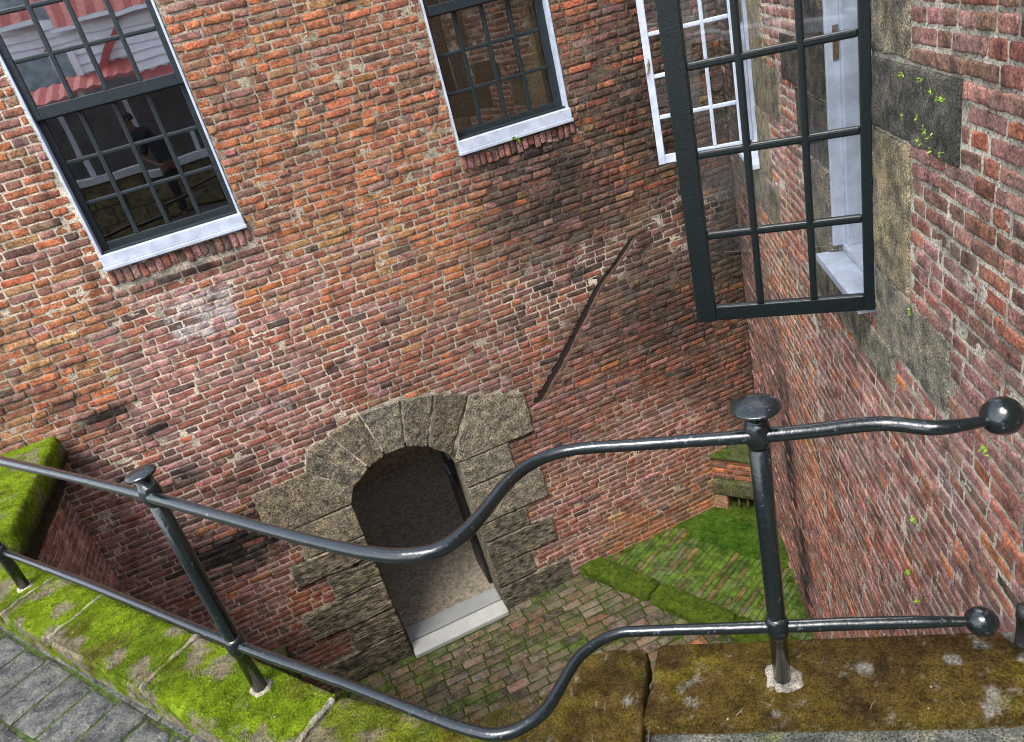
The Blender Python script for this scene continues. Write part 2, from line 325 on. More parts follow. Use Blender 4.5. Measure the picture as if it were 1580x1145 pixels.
# ------------------------------------------------------------------ brick fields
def brick_field(name, mp, a0, a1, courses, tint, blocked=None, L=.158, H=.077, joint=.0105, grid=(9, 6), rough=.0022, stains=(), mats=None, parent=None,
                seed=1, bond='flemish', face=.0, erode=None, tone=1.0, moss=None, lime=None, round_=.12, lrange=None, back=.014):
    """rows of single bricks as one mesh. mp(a,b,d)->xyz. courses = list of (b0,b1)."""
    r = np.random.default_rng(seed); recs = []
    for ci, (b0, b1) in enumerate(courses):
        holes = sorted(blocked(b0, b1)) if blocked else []
        spans = []; x = a0
        for h0, h1 in holes:
            if h0 > x: spans.append((x, min(h0, a1)))
            x = max(x, h1)
        if x < a1: spans.append((x, a1))
        off = (ci % 2) * (L + H) * .5 + r.uniform(-.02, .02)
        x = a0 - off; k = ci
        while x < a1:
            if bond == 'flemish': w = L if (k % 2 == 0) else H
            else: w = L
            if bond == 'flemish' and r.random() < .12: w = H if w == L else L
            w *= r.uniform(.88, 1.10); k += 1
            s0, s1 = x + joint * .5, x + w + joint * .5; x += w + joint
            for p0, p1 in spans:
                q0, q1 = max(s0, p0 + joint * .5), min(s1, p1 - joint * .5)
                if q1 - q0 > .022: recs.append((q0, q1, b0, b1))
    R = np.array(recs); N = len(R); nx, ny = grid
    if lrange is not None:
        m = lrange((R[:, 0] + R[:, 1]) / 2, (R[:, 2] + R[:, 3]) / 2); R = R[m]; N = len(R)
    tx = np.concatenate([[0], np.linspace(.035, .965, nx - 2), [1]]); ty = np.concatenate([[0], np.linspace(.09, .91, ny - 2), [1]])
    tx = np.concatenate([[0], tx, [1]]); ty = np.concatenate([[0], ty, [1]])
    gx, gy = np.meshgrid(tx, ty, indexing='ij'); ring = np.zeros_like(gx, bool); ring[0] = ring[-1] = True; ring[:, 0] = ring[:, -1] = True
    w = (R[:, 1] - R[:, 0])[:, None, None]; h = (R[:, 3] - R[:, 2] - joint)[:, None, None]
    slope = r.normal(0, .016, (N, 1, 1)); bow = 1 + r.normal(0, .07, (N, 1, 1))
    A = R[:, 0][:, None, None] + gx * w; B = R[:, 2][:, None, None] + joint * .5 + (.5 + (gy - .5) * np.minimum(bow, 1.12)) * h + (gx - .5) * w * slope
    # irregular outline
    ed = np.minimum(np.minimum(gx * w, (1 - gx) * w), np.minimum(gy * h, (1 - gy) * h))
    jA = n2(A, B, 42, 3, seed + 3) * .0042; jB = n2(A, B, 42, 3, seed + 5) * .0040
    A = A + jA; B = B + jB
    # rounded corners
    cx = (gx - .5) * w; cy = (gy - .5) * h; rad = h * round_
    ox = np.clip(np.abs(cx) - (w / 2 - rad), 0, None); oy = np.clip(np.abs(cy) - (h / 2 - rad), 0, None)
    ln = np.sqrt(ox ** 2 + oy ** 2) + 1e-9; sc = np.where(ln > rad, rad / ln, 1)
    A = A - np.sign(cx) * ox * (1 - sc); B = B - np.sign(cy) * oy * (1 - sc)
    cu = (R[:, 0] + R[:, 1]) / 2; cb = (R[:, 2] + R[:, 3]) / 2
    er = erode(cu, cb)[:, None, None] if erode else 1.0
    D = face + r.normal(0, .0018, (N, 1, 1)) * np.minimum(er, 2) - .0035 * np.exp(-ed / .0016) + (n2(A, B, 30, 3, seed + 9) * rough + n2(A, B, 90, 2, seed + 10) * rough * .6) * er
    D = np.maximum(D, face - .0032)
    D = np.where(ring[None], face - back, D)
    P = mp(A.reshape(-1), B.reshape(-1), D.reshape(-1))
    # colours per brick
    pw, _ = tint(cu, cb); cum = np.cumsum(pw, 1); idx = (r.random(N)[:, None] * cum[:, -1:] > cum).sum(1).clip(0, len(PAL) - 1)
    C = PAL[idx] * np.exp(r.normal(0, .13, (N, 1))) * (1 + r.normal(0, .06, (N, 3)))
    j2 = .12 + r.random(N)[:, None] * .5; mean = pw / pw.sum(1)[:, None] @ PAL; C = C * (1 - j2) + mean * j2
    C = C * tone
    C = np.repeat(C, A[0].size, 0); AA = A.reshape(-1); BB = B.reshape(-1)
    s_ = stain(AA, BB, stains) if len(stains) else 0 * AA
    if len(stains): s_ = np.clip(s_ * np.repeat(np.where(r.random(N) < .62, 1.35, .35), A[0].size), 0, .96)
    C = C * (1 - s_[:, None]) + np.array([.016, .014, .012]) * s_[:, None]
    if moss is not None:
        mc, mm = moss(AA, BB, np.repeat(r.random(N), A[0].size), ed=np.broadcast_to(ed, A.shape).reshape(-1))
        C = C * (1 - mm[:, None]) + mc * mm[:, None]
    if lime is not None:
        lm = lime(AA, BB)[:, None]; C = C * (1 - lm) + np.array([.52, .50, .50]) * lm
    C = np.clip(C, .004, .9)
    n_x, n_y = nx + 2, ny + 2
    ii, jj = np.meshgrid(np.arange(n_x - 1), np.arange(n_y - 1), indexing='ij'); base = (ii * n_y + jj).ravel()
    q = np.stack([base, base + n_y, base + n_y + 1, base + 1], 1)
    F = (np.arange(N)[:, None, None] * (n_x * n_y) + q[None]).reshape(-1, 4)
    return npmesh(name, P, F, mats or M_BRICK, parent, col=C)
def mortar_sheet(name, mp, a0, a1, b0, b1, tint, holes=(), step=.03, d=-.0040, stains=(), parent=None, moss=None, extra_a=(), extra_b=(), amp=.0032, hole_fn=None, mat=None, dfn=None):
    ax = np.unique(np.round(np.concatenate([np.arange(a0, a1, step), [a1], list(extra_a)] + [[h[0], h[1]] for h in holes]), 5)); ax = ax[(ax >= a0) & (ax <= a1)]
    bx = np.unique(np.round(np.concatenate([np.arange(b0, b1, step), [b1], list(extra_b)] + [[h[2], h[3]] for h in holes]), 5)); bx = bx[(bx >= b0) & (bx <= b1)]
    A, B = np.meshgrid(ax, bx, indexing='ij'); D = d + n2(A, B, 20, 3, 77) * amp
    D = D + np.where(n2(A, B, 5, 3, 79) > .33, .0010, 0); D = D + (dfn(A, B) if dfn is not None else 0); P = mp(A.ravel(), B.ravel(), D.ravel()); _, mo = tint(A.ravel(), B.ravel())
    C = mo * (1 + .18 * n2(A.ravel(), B.ravel(), 6, 3, 5)[:, None])
    if len(stains): s_ = stain(A.ravel(), B.ravel(), stains)[:, None]; C = C * (1 - s_) + np.array([.016, .014, .012]) * s_
    if moss is not None: mc, mm = moss(A.ravel(), B.ravel(), None, ed=None); C = C * (1 - mm[:, None]) + mc * mm[:, None]
    n = len(bx); ii, jj = np.meshgrid(np.arange(len(ax) - 1), np.arange(n - 1), indexing='ij')
    ca = (ax[:-1] + ax[1:])[ii] / 2; cb = (bx[:-1] + bx[1:])[jj] / 2; keep = np.ones_like(ca, bool)
    for h in holes: keep &= ~((ca > h[0]) & (ca < h[1]) & (cb > h[2]) & (cb < h[3]))
    if hole_fn is not None: keep &= ~hole_fn(ca, cb)
    base = (ii * n + jj)[keep]
    return npmesh(name, P, np.stack([base, base + n, base + n + 1, base + 1], 1), mat or M_MORTAR, parent, col=np.clip(C, .004, .9))
def rows(z0, z1, h=.0492, jit=.0):
    n = int(round((z1 - z0) / h)); e = np.linspace(z0, z1, n + 1); return list(zip(e[:-1], e[1:]))
# rounded noisy block spanned by a quad (4 corners a,b) and depth range
def qblock(name, quad, d0, d1, mp, mats, color, parent=None, r=.012, amp=.004, freq=18, step=.02, colfn=None, seed=0, lay=0.0, warp=None, **kw):
    q = np.array(quad, float); la = (np.linalg.norm(q[1] - q[0]) + np.linalg.norm(q[2] - q[3])) / 2; lb = (np.linalg.norm(q[3] - q[0]) + np.linalg.norm(q[2] - q[1])) / 2; lc = abs(d1 - d0)
    S = np.array([la, lb, lc]); r = min(r, .45 * S.min()); V = []; F = []; off = 0
    for ax in range(3):
        o1, o2 = [k for k in range(3) if k != ax]
        def lin(sz):
            m = max(2, int(sz / step)); c = np.linspace(-1, 1, m + 1) * sz / 2
            e = sz / 2 - r; return np.unique(np.round(np.concatenate([c[np.abs(c) < e], [-sz / 2, sz / 2, -e, e, -sz / 2 + r * .35, sz / 2 - r * .35]]), 6))
        g1, g2 = lin(S[o1]), lin(S[o2])
        for sgn in (-1, 1):
            X, Y = np.meshgrid(g1, g2, indexing='ij'); P = np.zeros(X.shape + (3,)); P[..., ax] = sgn * S[ax] / 2; P[..., o1] = X; P[..., o2] = Y
            n1, n2_ = X.shape; ii, jj = np.meshgrid(np.arange(n1 - 1), np.arange(n2_ - 1), indexing='ij'); b = off + ii * n2_ + jj
            f = np.stack([b, b + n2_, b + n2_ + 1, b + 1], -1).reshape(-1, 4)
            flip = (sgn < 0) ^ (ax == 1)
            F.append(f[:, ::-1] if flip else f); V.append(P.reshape(-1, 3)); off += n1 * n2_
    V = np.concatenate(V); F = np.concatenate(F)
    key = np.round(V, 5); _, inv, first = np.unique(key, axis=0, return_inverse=True, return_index=True)[0:3][0], None, None
    uq, first, inv = np.unique(key, axis=0, return_index=True, return_inverse=True); inv = inv.ravel(); V = V[first]; F = inv[F]
    inner = np.clip(V, -(S / 2 - r), S / 2 - r); dv = V - inner; ln = np.linalg.norm(dv, axis=1)[:, None]; V = inner + dv / np.maximum(ln, 1e-9) * np.minimum(ln, r)
    nrm = V / (S / 2); nrm = nrm * (np.abs(nrm) > .9)
    nrm = nrm / np.maximum(np.linalg.norm(nrm, axis=1)[:, None], 1e-9)
    t = V / S + .5
    ab = ((1 - t[:, 0]) * (1 - t[:, 1]))[:, None] * q[0] + (t[:, 0] * (1 - t[:, 1]))[:, None] * q[1] + (t[:, 0] * t[:, 1])[:, None] * q[2] + ((1 - t[:, 0]) * t[:, 1])[:, None] * q[3]
    dd = d0 + t[:, 2] * (d1 - d0)
    if warp is not None: ab = warp(t[:, 0], t[:, 1])
    pk = np.stack([ab[:, 0], ab[:, 1], dd], 1) + seed * 3.1
    nz = fbm(pk, freq, 4, seed) * amp
    if lay: nz = nz + fbm(pk * np.array([.25, 1.3, .4]), 26, 4, seed + 4) * lay
    ab = ab + nrm[:, :2] * nz[:, None] * .7; dd = dd + nrm[:, 2] * nz * (1 if d1 > d0 else -1)
    P = mp(ab[:, 0], ab[:, 1], dd)
    C = np.array(color)[None] * (1 + .22 * fbm(pk, 7, 3, seed + 1)[:, None]) * np.ones((len(P), 3))
    if colfn is not None: C = colfn(ab[:, 0], ab[:, 1], dd, C)
    # orient outward
    Pm = P.mean(0); f0 = F[:, :]; c = P[f0].mean(1); nn = np.cross(P[f0[:, 2]] - P[f0[:, 0]], P[f0[:, 3]] - P[f0[:, 1]])
    if (np.einsum('ij,ij->i', nn, c - Pm) < 0).mean() > .5: F = F[:, ::-1]
    o = npmesh(name, P, F, mats, parent, col=np.clip(C, .004, .9)); return tag(o, **kw) if kw else o

# plan helpers.  X = along main wall, Y = -(distance from main wall), Z up; path level Z=0
mpM = lambda a, b, d: np.stack([a, -np.asarray(d, float), b], -1)                 # main wall (a=X, b=Z, d outwards)
RC0 = np.array([3.386, 0.0]); RT = np.array([-.466, -.885]); RT /= np.linalg.norm(RT); RN = np.array([-RT[1] * -1, RT[0] * -1])
RN = np.array([-.885, .466]); RN /= np.linalg.norm(RN)
def mpR(a, b, d):                                                                 # right wall (a = metres from corner towards viewer)
    a = np.asarray(a, float); d = np.asarray(d, float)
    return np.stack([RC0[0] + RT[0] * a + RN[0] * d, RC0[1] + RT[1] * a + RN[1] * d, np.asarray(b, float) + 0 * a], -1)
mpP = lambda a, b, d: np.stack([a, -np.asarray(b, float), d], -1)                 # plan (a = U, b = W, d = Z)
FLOOR = -2.78
W1 = (-.957, -.127, .945, 3.3); W2 = (1.318, 2.143, .97, 3.3)

# ------------------------------------------------------------------ main wall
DOOR = (-.175, .685); ARC = (.255, -1.34, .43)
def door_open(u, z):
    u = np.asarray(u, float); z = np.asarray(z, float)
    return ((u > DOOR[0]) & (u < DOOR[1]) & (z < ARC[1])) | (((u - ARC[0]) ** 2 + (z - ARC[1]) ** 2 < ARC[2] ** 2) & (z >= ARC[1]))
VOUS = [  # quads (u,z): outer-left, outer-right, inner-right, inner-left
    [(-.385, -.801), (-.775, -.812), (-.80, -1.20), (-.175, -1.19), (-.115, -1.07)],
    [(-.385, -.795), (-.323, -.640), (-.03, -1.025), (-.115, -1.065)],
    [(-.323, -.640), (-.15, -.60), (.035, -.962), (-.03, -1.02)],
    [(-.147, -.585), (.102, -.53), (.178, -.917), (.04, -.958)],
    [(.107, -.53), (.415, -.535), (.335, -.917), (.183, -.915)],
    [(.42, -.535), (.66, -.59), (.489, -.985), (.34, -.918)],
    [(.665, -.59), (.91, -.70), (.64, -1.14), (.494, -.988)],
]
JAMB = [  # right side then left side: quads u0,u1,z0,z1
    (.90, 1.32, -.80, -.80), ]
JR = [(.68, 1.322, -1.215, -.845), (.685, 1.10, -1.47, -1.22), (.685, 1.305, -1.85, -1.475), (.685, 1.095, -2.04, -1.855), (.685, 1.29, -2.30, -2.045), (.685, 1.035, -2.535, -2.305), (.685, 1.335, -2.79, -2.54)]
JL = [(-.62, -.175, -1.49, -1.20), (-.762, -.175, -1.70, -1.495), (-.55, -.175, -1.955, -1.705), (-.828, -.175, -2.235, -1.96), (-.575, -.175, -2.50, -2.24), (-.868, -.175, -2.79, -2.505)]
def poly_iv(poly, z):
    xs = []
    for i in range(len(poly)):
        (x0, z0), (x1, z1) = poly[i], poly[(i + 1) % len(poly)]
        if (z0 - z) * (z1 - z) < 0: xs.append(x0 + (x1 - x0) * (z - z0) / (z1 - z0))
    return (min(xs), max(xs)) if len(xs) >= 2 else None
CRACK = [(2.45, .013), (2.314, -.107), (2.117, -.25), (1.898, -.495), (1.711, -.704), (1.418, -.99)]
def crack_u(z):
    for (a, b), (c, d) in zip(CRACK[:-1], CRACK[1:]):
        if d <= z <= b: return a + (c - a) * (b - z) / (b - d)
    return None
STONEP = VOUS + [[(a, c), (b, c), (b, d), (a, d)] for a, b, c, d in JR + JL] + [[(.68, -1.215), (.905, -.70), (1.322, -.85), (1.322, -1.215)], [(.9, -.70), (1.327, -.86), (.905, -.9)]]
def main_block(b0, b1):
    zc = (b0 + b1) / 2; out = []
    for w in (W1, W2):
        if b1 > w[2] - .001 and b0 < w[3]: out.append((w[0] - .002, w[1] + .002))
        if w[2] - .112 < zc < w[2]: out.append((w[0] - .015, w[1] + .02))      # soldier course
    iv = [poly_iv(p, zc) for p in STONEP]; iv = [i for i in iv if i]
    if iv and zc < -.5:
        # merge
        iv.sort(); cur = list(iv[0])
        for a, b in iv[1:]:
            if a <= cur[1] + .05: cur[1] = max(cur[1], b)
            else: out.append(tuple(cur)); cur = [a, b]
        out.append(tuple(cur))
    if zc < -.915: out.append((DOOR[0], DOOR[1]))
    c = crack_u(zc)
    if c is not None: out.append((c - .030, c + .046))
    return [(a - .003, b + .003) for a, b in out]
def main_erode(u, z):
    t = 1.0 + 2.2 * np.exp(-((u + 1.8) ** 2 / .3 + (z - .3) ** 2 / .3)) + 1.3 * np.exp(-((u - .6) ** 2 / 1.2 + (z - 1.5) ** 2 / .9)) + 1.6 * np.exp(-((u - 2.6) ** 2 / .8 + (z - .7) ** 2 / .4))
    return t + .9 * np.exp(-((u - 2.6) ** 2 / .8 + (z + .9) ** 2 / .5))
wall = empty('brick_wall', (0, 0, FLOOR), 'big weathered red brick wall facing the railing, with the arched stone doorway and two sash windows in it', 'brick wall')
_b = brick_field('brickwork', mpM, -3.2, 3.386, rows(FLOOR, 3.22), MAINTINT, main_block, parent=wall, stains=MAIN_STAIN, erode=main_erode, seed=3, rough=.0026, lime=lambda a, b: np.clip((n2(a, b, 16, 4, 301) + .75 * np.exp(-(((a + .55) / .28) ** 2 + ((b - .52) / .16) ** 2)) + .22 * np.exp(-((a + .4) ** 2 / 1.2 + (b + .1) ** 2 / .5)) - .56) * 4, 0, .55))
_cz = np.array([c[1] for c in CRACK])[::-1]; _cu = np.array([c[0] for c in CRACK])[::-1]
_stn_hole = lambda u, z: ((u > DOOR[0] - .04) & (u < DOOR[1] + .04) & (z < ARC[1])) | (((u - ARC[0]) ** 2 + (z - ARC[1]) ** 2 < (ARC[2] + .035) ** 2) & (z >= ARC[1]))
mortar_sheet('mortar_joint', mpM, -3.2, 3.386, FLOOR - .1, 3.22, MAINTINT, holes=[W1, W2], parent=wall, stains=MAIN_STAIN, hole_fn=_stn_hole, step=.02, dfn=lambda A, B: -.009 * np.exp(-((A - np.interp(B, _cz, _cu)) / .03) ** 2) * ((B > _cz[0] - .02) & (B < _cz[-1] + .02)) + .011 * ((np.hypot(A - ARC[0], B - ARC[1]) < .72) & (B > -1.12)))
# solid wall body behind, so that it has depth
mb = MB()
for (a0, a1, z0, z1) in [(-3.2, W1[0], FLOOR, 3.22), (W1[1], W2[0], -.5, 3.22), (W2[1], 3.6, -.5, 3.22), (W1[0], W1[1], -.5, W1[2] - .02), (W2[0], W2[1], -.5, W2[2] - .02), (W1[0], DOOR[0] - .1, FLOOR, -.5), (DOOR[1] + .1, 3.6, FLOOR, -.5)]:
    mb.box((a0, .02, z0), (a1 - a0, 0, 0), (0, .33, 0), (0, 0, z1 - z0))
mb.build('wall_core', mk_plain('old_masonry', (.2, .13, .1), .9, .5, 20), wall)
# upright header bricks under the sills
for w in (W1, W2):
    mpS = lambda a, b, d: np.stack([b, -np.asarray(d, float), a], -1)
    brick_field('soldier_brick', mpS, w[2] - .108, w[2] - .012, rows(w[0] - .012, w[1] + .018, .046), lambda a, b: (np.tile(np.array([.05, .3, .15, .2, 0, .12, 0, .18]), (np.size(a), 1)), None),
                L=.097, H=.09, joint=.009, grid=(8, 4), parent=wall, seed=int(20 + w[0]), face=.012, bond='run', stains=(), back=.03)
# diagonal scar: raked-out groove, its shadow painted near-black, and a lip of newer mortar on its right
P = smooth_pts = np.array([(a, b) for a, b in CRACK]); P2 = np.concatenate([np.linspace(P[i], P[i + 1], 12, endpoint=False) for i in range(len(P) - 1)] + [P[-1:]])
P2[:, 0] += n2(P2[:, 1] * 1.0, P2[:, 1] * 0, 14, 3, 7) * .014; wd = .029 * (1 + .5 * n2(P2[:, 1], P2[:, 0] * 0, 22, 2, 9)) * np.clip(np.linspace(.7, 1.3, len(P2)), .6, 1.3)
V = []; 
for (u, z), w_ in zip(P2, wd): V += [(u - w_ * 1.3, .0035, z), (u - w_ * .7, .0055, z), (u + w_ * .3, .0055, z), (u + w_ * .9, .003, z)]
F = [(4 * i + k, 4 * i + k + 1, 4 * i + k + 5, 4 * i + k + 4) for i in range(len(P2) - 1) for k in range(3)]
m = MB(); m.add(V, F); m.build('groove_shade_strip', mk_plain('groove_shadow', (.016, .010, .008), .95, 1, 90), wall, smooth=True)
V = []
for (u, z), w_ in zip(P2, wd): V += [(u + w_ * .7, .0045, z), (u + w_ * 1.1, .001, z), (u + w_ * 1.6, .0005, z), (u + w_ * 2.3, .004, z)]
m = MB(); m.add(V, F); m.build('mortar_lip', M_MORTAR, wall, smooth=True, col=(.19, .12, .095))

# ------------------------------------------------------------------ stone doorway
door = empty('stone_doorway', (.255, 0, FLOOR), 'arched doorway of rough tan stone blocks at the foot of the big brick wall', 'doorway')
STC = (.29, .255, .19)
def stone_col(u, z, d, C):
    k = np.clip(n2(u, z, 5, 4, 41) * 1.6, 0, 1)[:, None]; C = C * (1 - k * .55) + np.array([.13, .13, .12]) * k * .55
    g = np.clip((-2.45 - z) / .3 + n2(u, z, 12, 3, 42) * .5, 0, 1)[:, None] * .4; return C * (1 - g) + np.array([.06, .075, .02]) * g
def wedge(poly, seed, mats=M_STONE, name='voussoir', d0=-.30, d1=.016):
    p = poly; STC = tuple(np.array([.275, .245, .185]) * (.72, 1.0, .85, 1.12, .92, 1.05, .8)[seed % 7] * np.array([1, 1 - .03 * (seed % 3), 1 - .06 * (seed % 3)]))
    if len(p) == 5:  # springer: split to quad by merging
        quad = [p[2], p[3], ((p[4][0] * .5 + p[3][0] * .5), p[4][1]), p[1]]
        quad = [(-.80, -1.20), (-.172, -1.19), (-.385, -.803), (-.775, -.815)]
        return qblock(name, quad, d0, d1, mpM, mats, STC, door, r=.01, amp=.009, colfn=stone_col, seed=seed, step=.018)
    q_ = np.array([p[3], p[2], p[1], p[0]], float); quad = q_.mean(0) + (q_ - q_.mean(0)) * np.array([.965, .99]) if True else q_
    return qblock(name, quad, d0, d1, mpM, mats, STC, door, r=.012, amp=.013, freq=24, colfn=stone_col, seed=seed, step=.014)
for i, p in enumerate(VOUS): wedge([(x, z) for x, z in p], 50 + i)
# springer's inner nose
qblock('voussoir', [(-.45, -1.19), (-.172, -1.19), (-.112, -1.06), (-.387, -.82)], -.29, .010, mpM, M_STONE, STC, door, r=.009, amp=.006, colfn=stone_col, seed=91, step=.016)
qblock('voussoir', [(.645, -1.215), (1.322, -1.215), (1.327, -.865), (.905, -.705)], -.30, .018, mpM, M_STONE, STC, door, r=.01, amp=.011, colfn=stone_col, seed=61, step=.018)
for i, (a, b, c, d) in enumerate(JR[1:]):
    m = M_STONE if i < 2 else M_STREAK
    qblock('jamb_stone', [(a, c + .003), (b, c + .003), (b, d - .003), (a, d - .003)], -.30, .014 + .004 * (i % 2), mpM, m, (.28, .25, .19) if i != 5 else (.28, .25, .20), door, r=.01, amp=.008, lay=.006 if i > 1 else .003, colfn=stone_col, seed=70 + i, step=.016)
for i, (a, b, c, d) in enumerate(JL):
    qblock('jamb_stone', [(a, c + .003), (b, c + .003), (b, d - .003), (a, d - .003)], -.30, .014 + .005 * (i % 2), mpM, M_STONE if i == 0 else M_STREAK, (.30, .26, .185), door, r=.01, amp=.006, lay=.002 if i == 0 else .012, colfn=stone_col, seed=80 + i, step=.013)
# threshold and passage behind
M_CONC = mk_plain('smooth_grey_slab', (.15, .155, .155), .6, .4, 30); M_GRAN = Mat('speckled_threshold')
_c = M_GRAN.mix(M_GRAN.attr(), M_GRAN.ramp(M_GRAN.noise(260, 3, .8), [(.38, .35), (.5, 1.0), (.62, 1.35)]), .9, 'MULTIPLY'); M_GRAN = M_GRAN.done(_c, .7, M_GRAN.bump(M_GRAN.noise(200, 4), .5, .004), .3)
qblock('threshold', [(-.165, -.035), (.69, -.035), (.69, .13), (-.165, .13)], FLOOR - .05, FLOOR + .035, lambda a, b, d: np.stack([a, np.asarray(b, float) - .035 + .0, d], -1), M_GRAN, (.34, .34, .32), door, r=.01, amp=.004, seed=3)
qblock('inner_sill', [(-.17, .13), (.685, .13), (.685, .30), (-.17, .30)], FLOOR - .05, FLOOR + .045, lambda a, b, d: np.stack([a, np.asarray(b, float) - .03, d], -1), M_GRAN, (.22, .225, .22), door, r=.008, amp=.002, seed=5)
M_PLAST = mk_plain('stained_plaster', (.55, .47, .36), .9, .8, 18, var=.35); M_DIRT = mk_plain('dirt_floor', (.19, .16, .12), .95, 1.0, 34, var=.35)
mb = MB(); mb.box((-.8, .27, FLOOR - .1), (2.0, 0, 0), (0, 2.6, 0), (0, 0, .13)); mb.build('passage_floor', M_DIRT, door)
mb = MB(); mb.box((-.9, .3, FLOOR), (.15, 0, 0), (0, 2.6, 0), (0, 0, 2.3)); mb.box((1.1, .3, FLOOR), (.15, 0, 0), (0, 2.6, 0), (0, 0, 2.3)); mb.box((-.75, 2.9, FLOOR), (2.0, 0, 0), (0, .15, 0), (0, 0, 2.3)); mb.box((-.9, .36, FLOOR + 2.05), (2.15, 0, 0), (0, 1.0, 0), (0, 0, .15))  # ceiling stops short: opening added at the back to let sky light in
mb.build('passage_wall', M_PLAST, door)
mb = MB(); mb.box((-.6, .62, -.98), (1.7, 0, 0), (0, .12, 0), (0, 0, .09), .006); mb.build('lintel_beam', mk_plain('dark_timber', (.03, .022, .016), .8, .6, 30), door)
lf = MB(); lf.box((.655, .33, FLOOR + .05), (.03, 0, 0), (0, .36, 0), (0, 0, 1.36), .004); leaf = lf.build('door_leaf', M_DARKMETAL, door)
hb = MB()
for zz in (-1.55, -2.2): hb.box((.62, .30, zz), (.03, 0, 0), (0, .22, 0), (0, 0, .05), .004); hb.lathe((.632, .30, zz - .02), [(.014, 0), (.014, .09)], 10)
hb.build('hinge', M_DARKMETAL, leaf)

# ------------------------------------------------------------------ sash windows
def sash_window(w, ins, us, zlow, zup, label, glass, room):
    x0, x1, z0, z1 = w; T = empty('sash_window', ((x0 + x1) / 2, 0, z0), label, 'window')
    f = MB(); t = .014
    f.box((x0, -.004, z0 + .08), (t, 0, 0), (0, .14, 0), (0, 0, z1 - z0 - .08), .003); f.box((x1 - t, -.004, z0 + .08), (t, 0, 0), (0, .14, 0), (0, 0, z1 - z0 - .08), .003)
    f.box((x0, -.004, z1 - .02), (x1 - x0, 0, 0), (0, .14, 0), (0, 0, .02)); f.build('frame', M_WHITE, T)
    s = MB(); s.box((x0 - .004, -.022, z0 + .018), (x1 - x0 + .008, 0, 0), (0, .12, 0), (0, 0, .068), .005); s.box((x0 - .008, -.034, z0 - .004), (x1 - x0 + .016, 0, 0), (0, .14, 0), (0, 0, .022), .004)
    s.build('sill', M_WHITE, T)
    a0, a1 = x0 + t, x1 - t; i0, i1 = ins
    def sash(name, zb, zt, rb, rt, y, usm, zsm, gl):
        m = MB(); th = .04
        m.box((a0, y, zb), (i0 - a0, 0, 0), (0, th, 0), (0, 0, zt - zb), .004); m.box((i1, y, zb), (a1 - i1, 0, 0), (0, th, 0), (0, 0, zt - zb), .004)
        m.box((i0, y + .001, zb), (i1 - i0, 0, 0), (0, th - .002, 0), (0, 0, rb), .004); m.box((i0, y + .001, zt - rt), (i1 - i0, 0, 0), (0, th - .002, 0), (0, 0, rt), .004)
        for u in usm: m.box((u - .0125, y + .004, zb + rb), (.025, 0, 0), (0, .026, 0), (0, 0, zt - zb - rb - rt), .005)
        for z in zsm: m.box((i0, y + .005, z - .0115), (i1 - i0, 0, 0), (0, .026, 0), (0, 0, .023), .006)
        o = m.build(name, M_GREEN, T); g = MB(); us_ = [i0] + list(usm) + [i1]; zs_ = [zb + rb] + list(zsm) + [zt - rt]
        for i in range(len(us_) - 1):
            for j in range(len(zs_) - 1):
                tl = rng.normal(0, .0014, 2); yy = y + .021
                g.add([(us_[i], yy + tl[0], zs_[j]), (us_[i + 1], yy - tl[0], zs_[j] + 0), (us_[i + 1], yy - tl[0] + tl[1], zs_[j + 1]), (us_[i], yy + tl[0] + tl[1], zs_[j + 1])], [(0, 1, 2, 3)])
        g.build('pane', gl, o); return o
    sash('lower_sash', z0 + .092, zlow[-1] + .035, zlow[0] - z0 - .092, .035, .062, us, zlow[1:-1], M_GLASSL if glass is M_GLASS else glass)
    sash('upper_sash', zlow[-1] + .006, z1 - .02, zup[0] - zlow[-1] - .006, .05, .018, us, zup[1:], glass)
    k = MB(); k.box((a0, .02, z0 + .086), (a1 - a0, 0, 0), (0, .06, 0), (0, 0, .014), .003); k.build('sash_stool', M_GREEN, T)
    if room:
        m = MB(); X0, X1 = x0 - .5, x1 + .5; Y0, Y1 = .34, 2.4; Z0, Z1 = z0 - .7, z1 + .3
        m.box((X0, Y1, Z0), (X1 - X0, 0, 0), (0, .1, 0), (0, 0, Z1 - Z0)); m.box((X0 - .1, Y0, Z0), (.1, 0, 0), (0, Y1 - Y0, 0), (0, 0, Z1 - Z0)); m.box((X1, Y0, Z0), (.1, 0, 0), (0, Y1 - Y0, 0), (0, 0, Z1 - Z0))
        m.box((X0, Y0, Z0 - .1), (X1 - X0, 0, 0), (0, Y1 - Y0, 0), (0, 0, .1)); m.box((X0, Y0, Z1), (X1 - X0, 0, 0), (0, Y1 - Y0, 0), (0, 0, .1)); m.build('room_wall', room, T)
    return T
sash_window(W1, (-.905, -.172), (-.722, -.54, -.355), [1.085, 1.322, 1.556, 1.792], [1.862, 2.096, 2.326, 2.56, 2.79], 'larger dark green sash window at the left, reflecting white boards and a standing man', M_GLASS, mk_plain('dark_room', (.03, .028, .026), .9))
T2 = sash_window(W2, (1.357, 2.075), (1.531, 1.715, 1.897), [1.108, 1.339, 1.573, 1.80], [1.865, 2.10, 2.33, 2.56, 2.79], 'dark green sash window in the middle of the big wall, small weed on its white sill', M_GLASSB, mk_plain('brown_room', (.34, .22, .12), .9, var=.4))

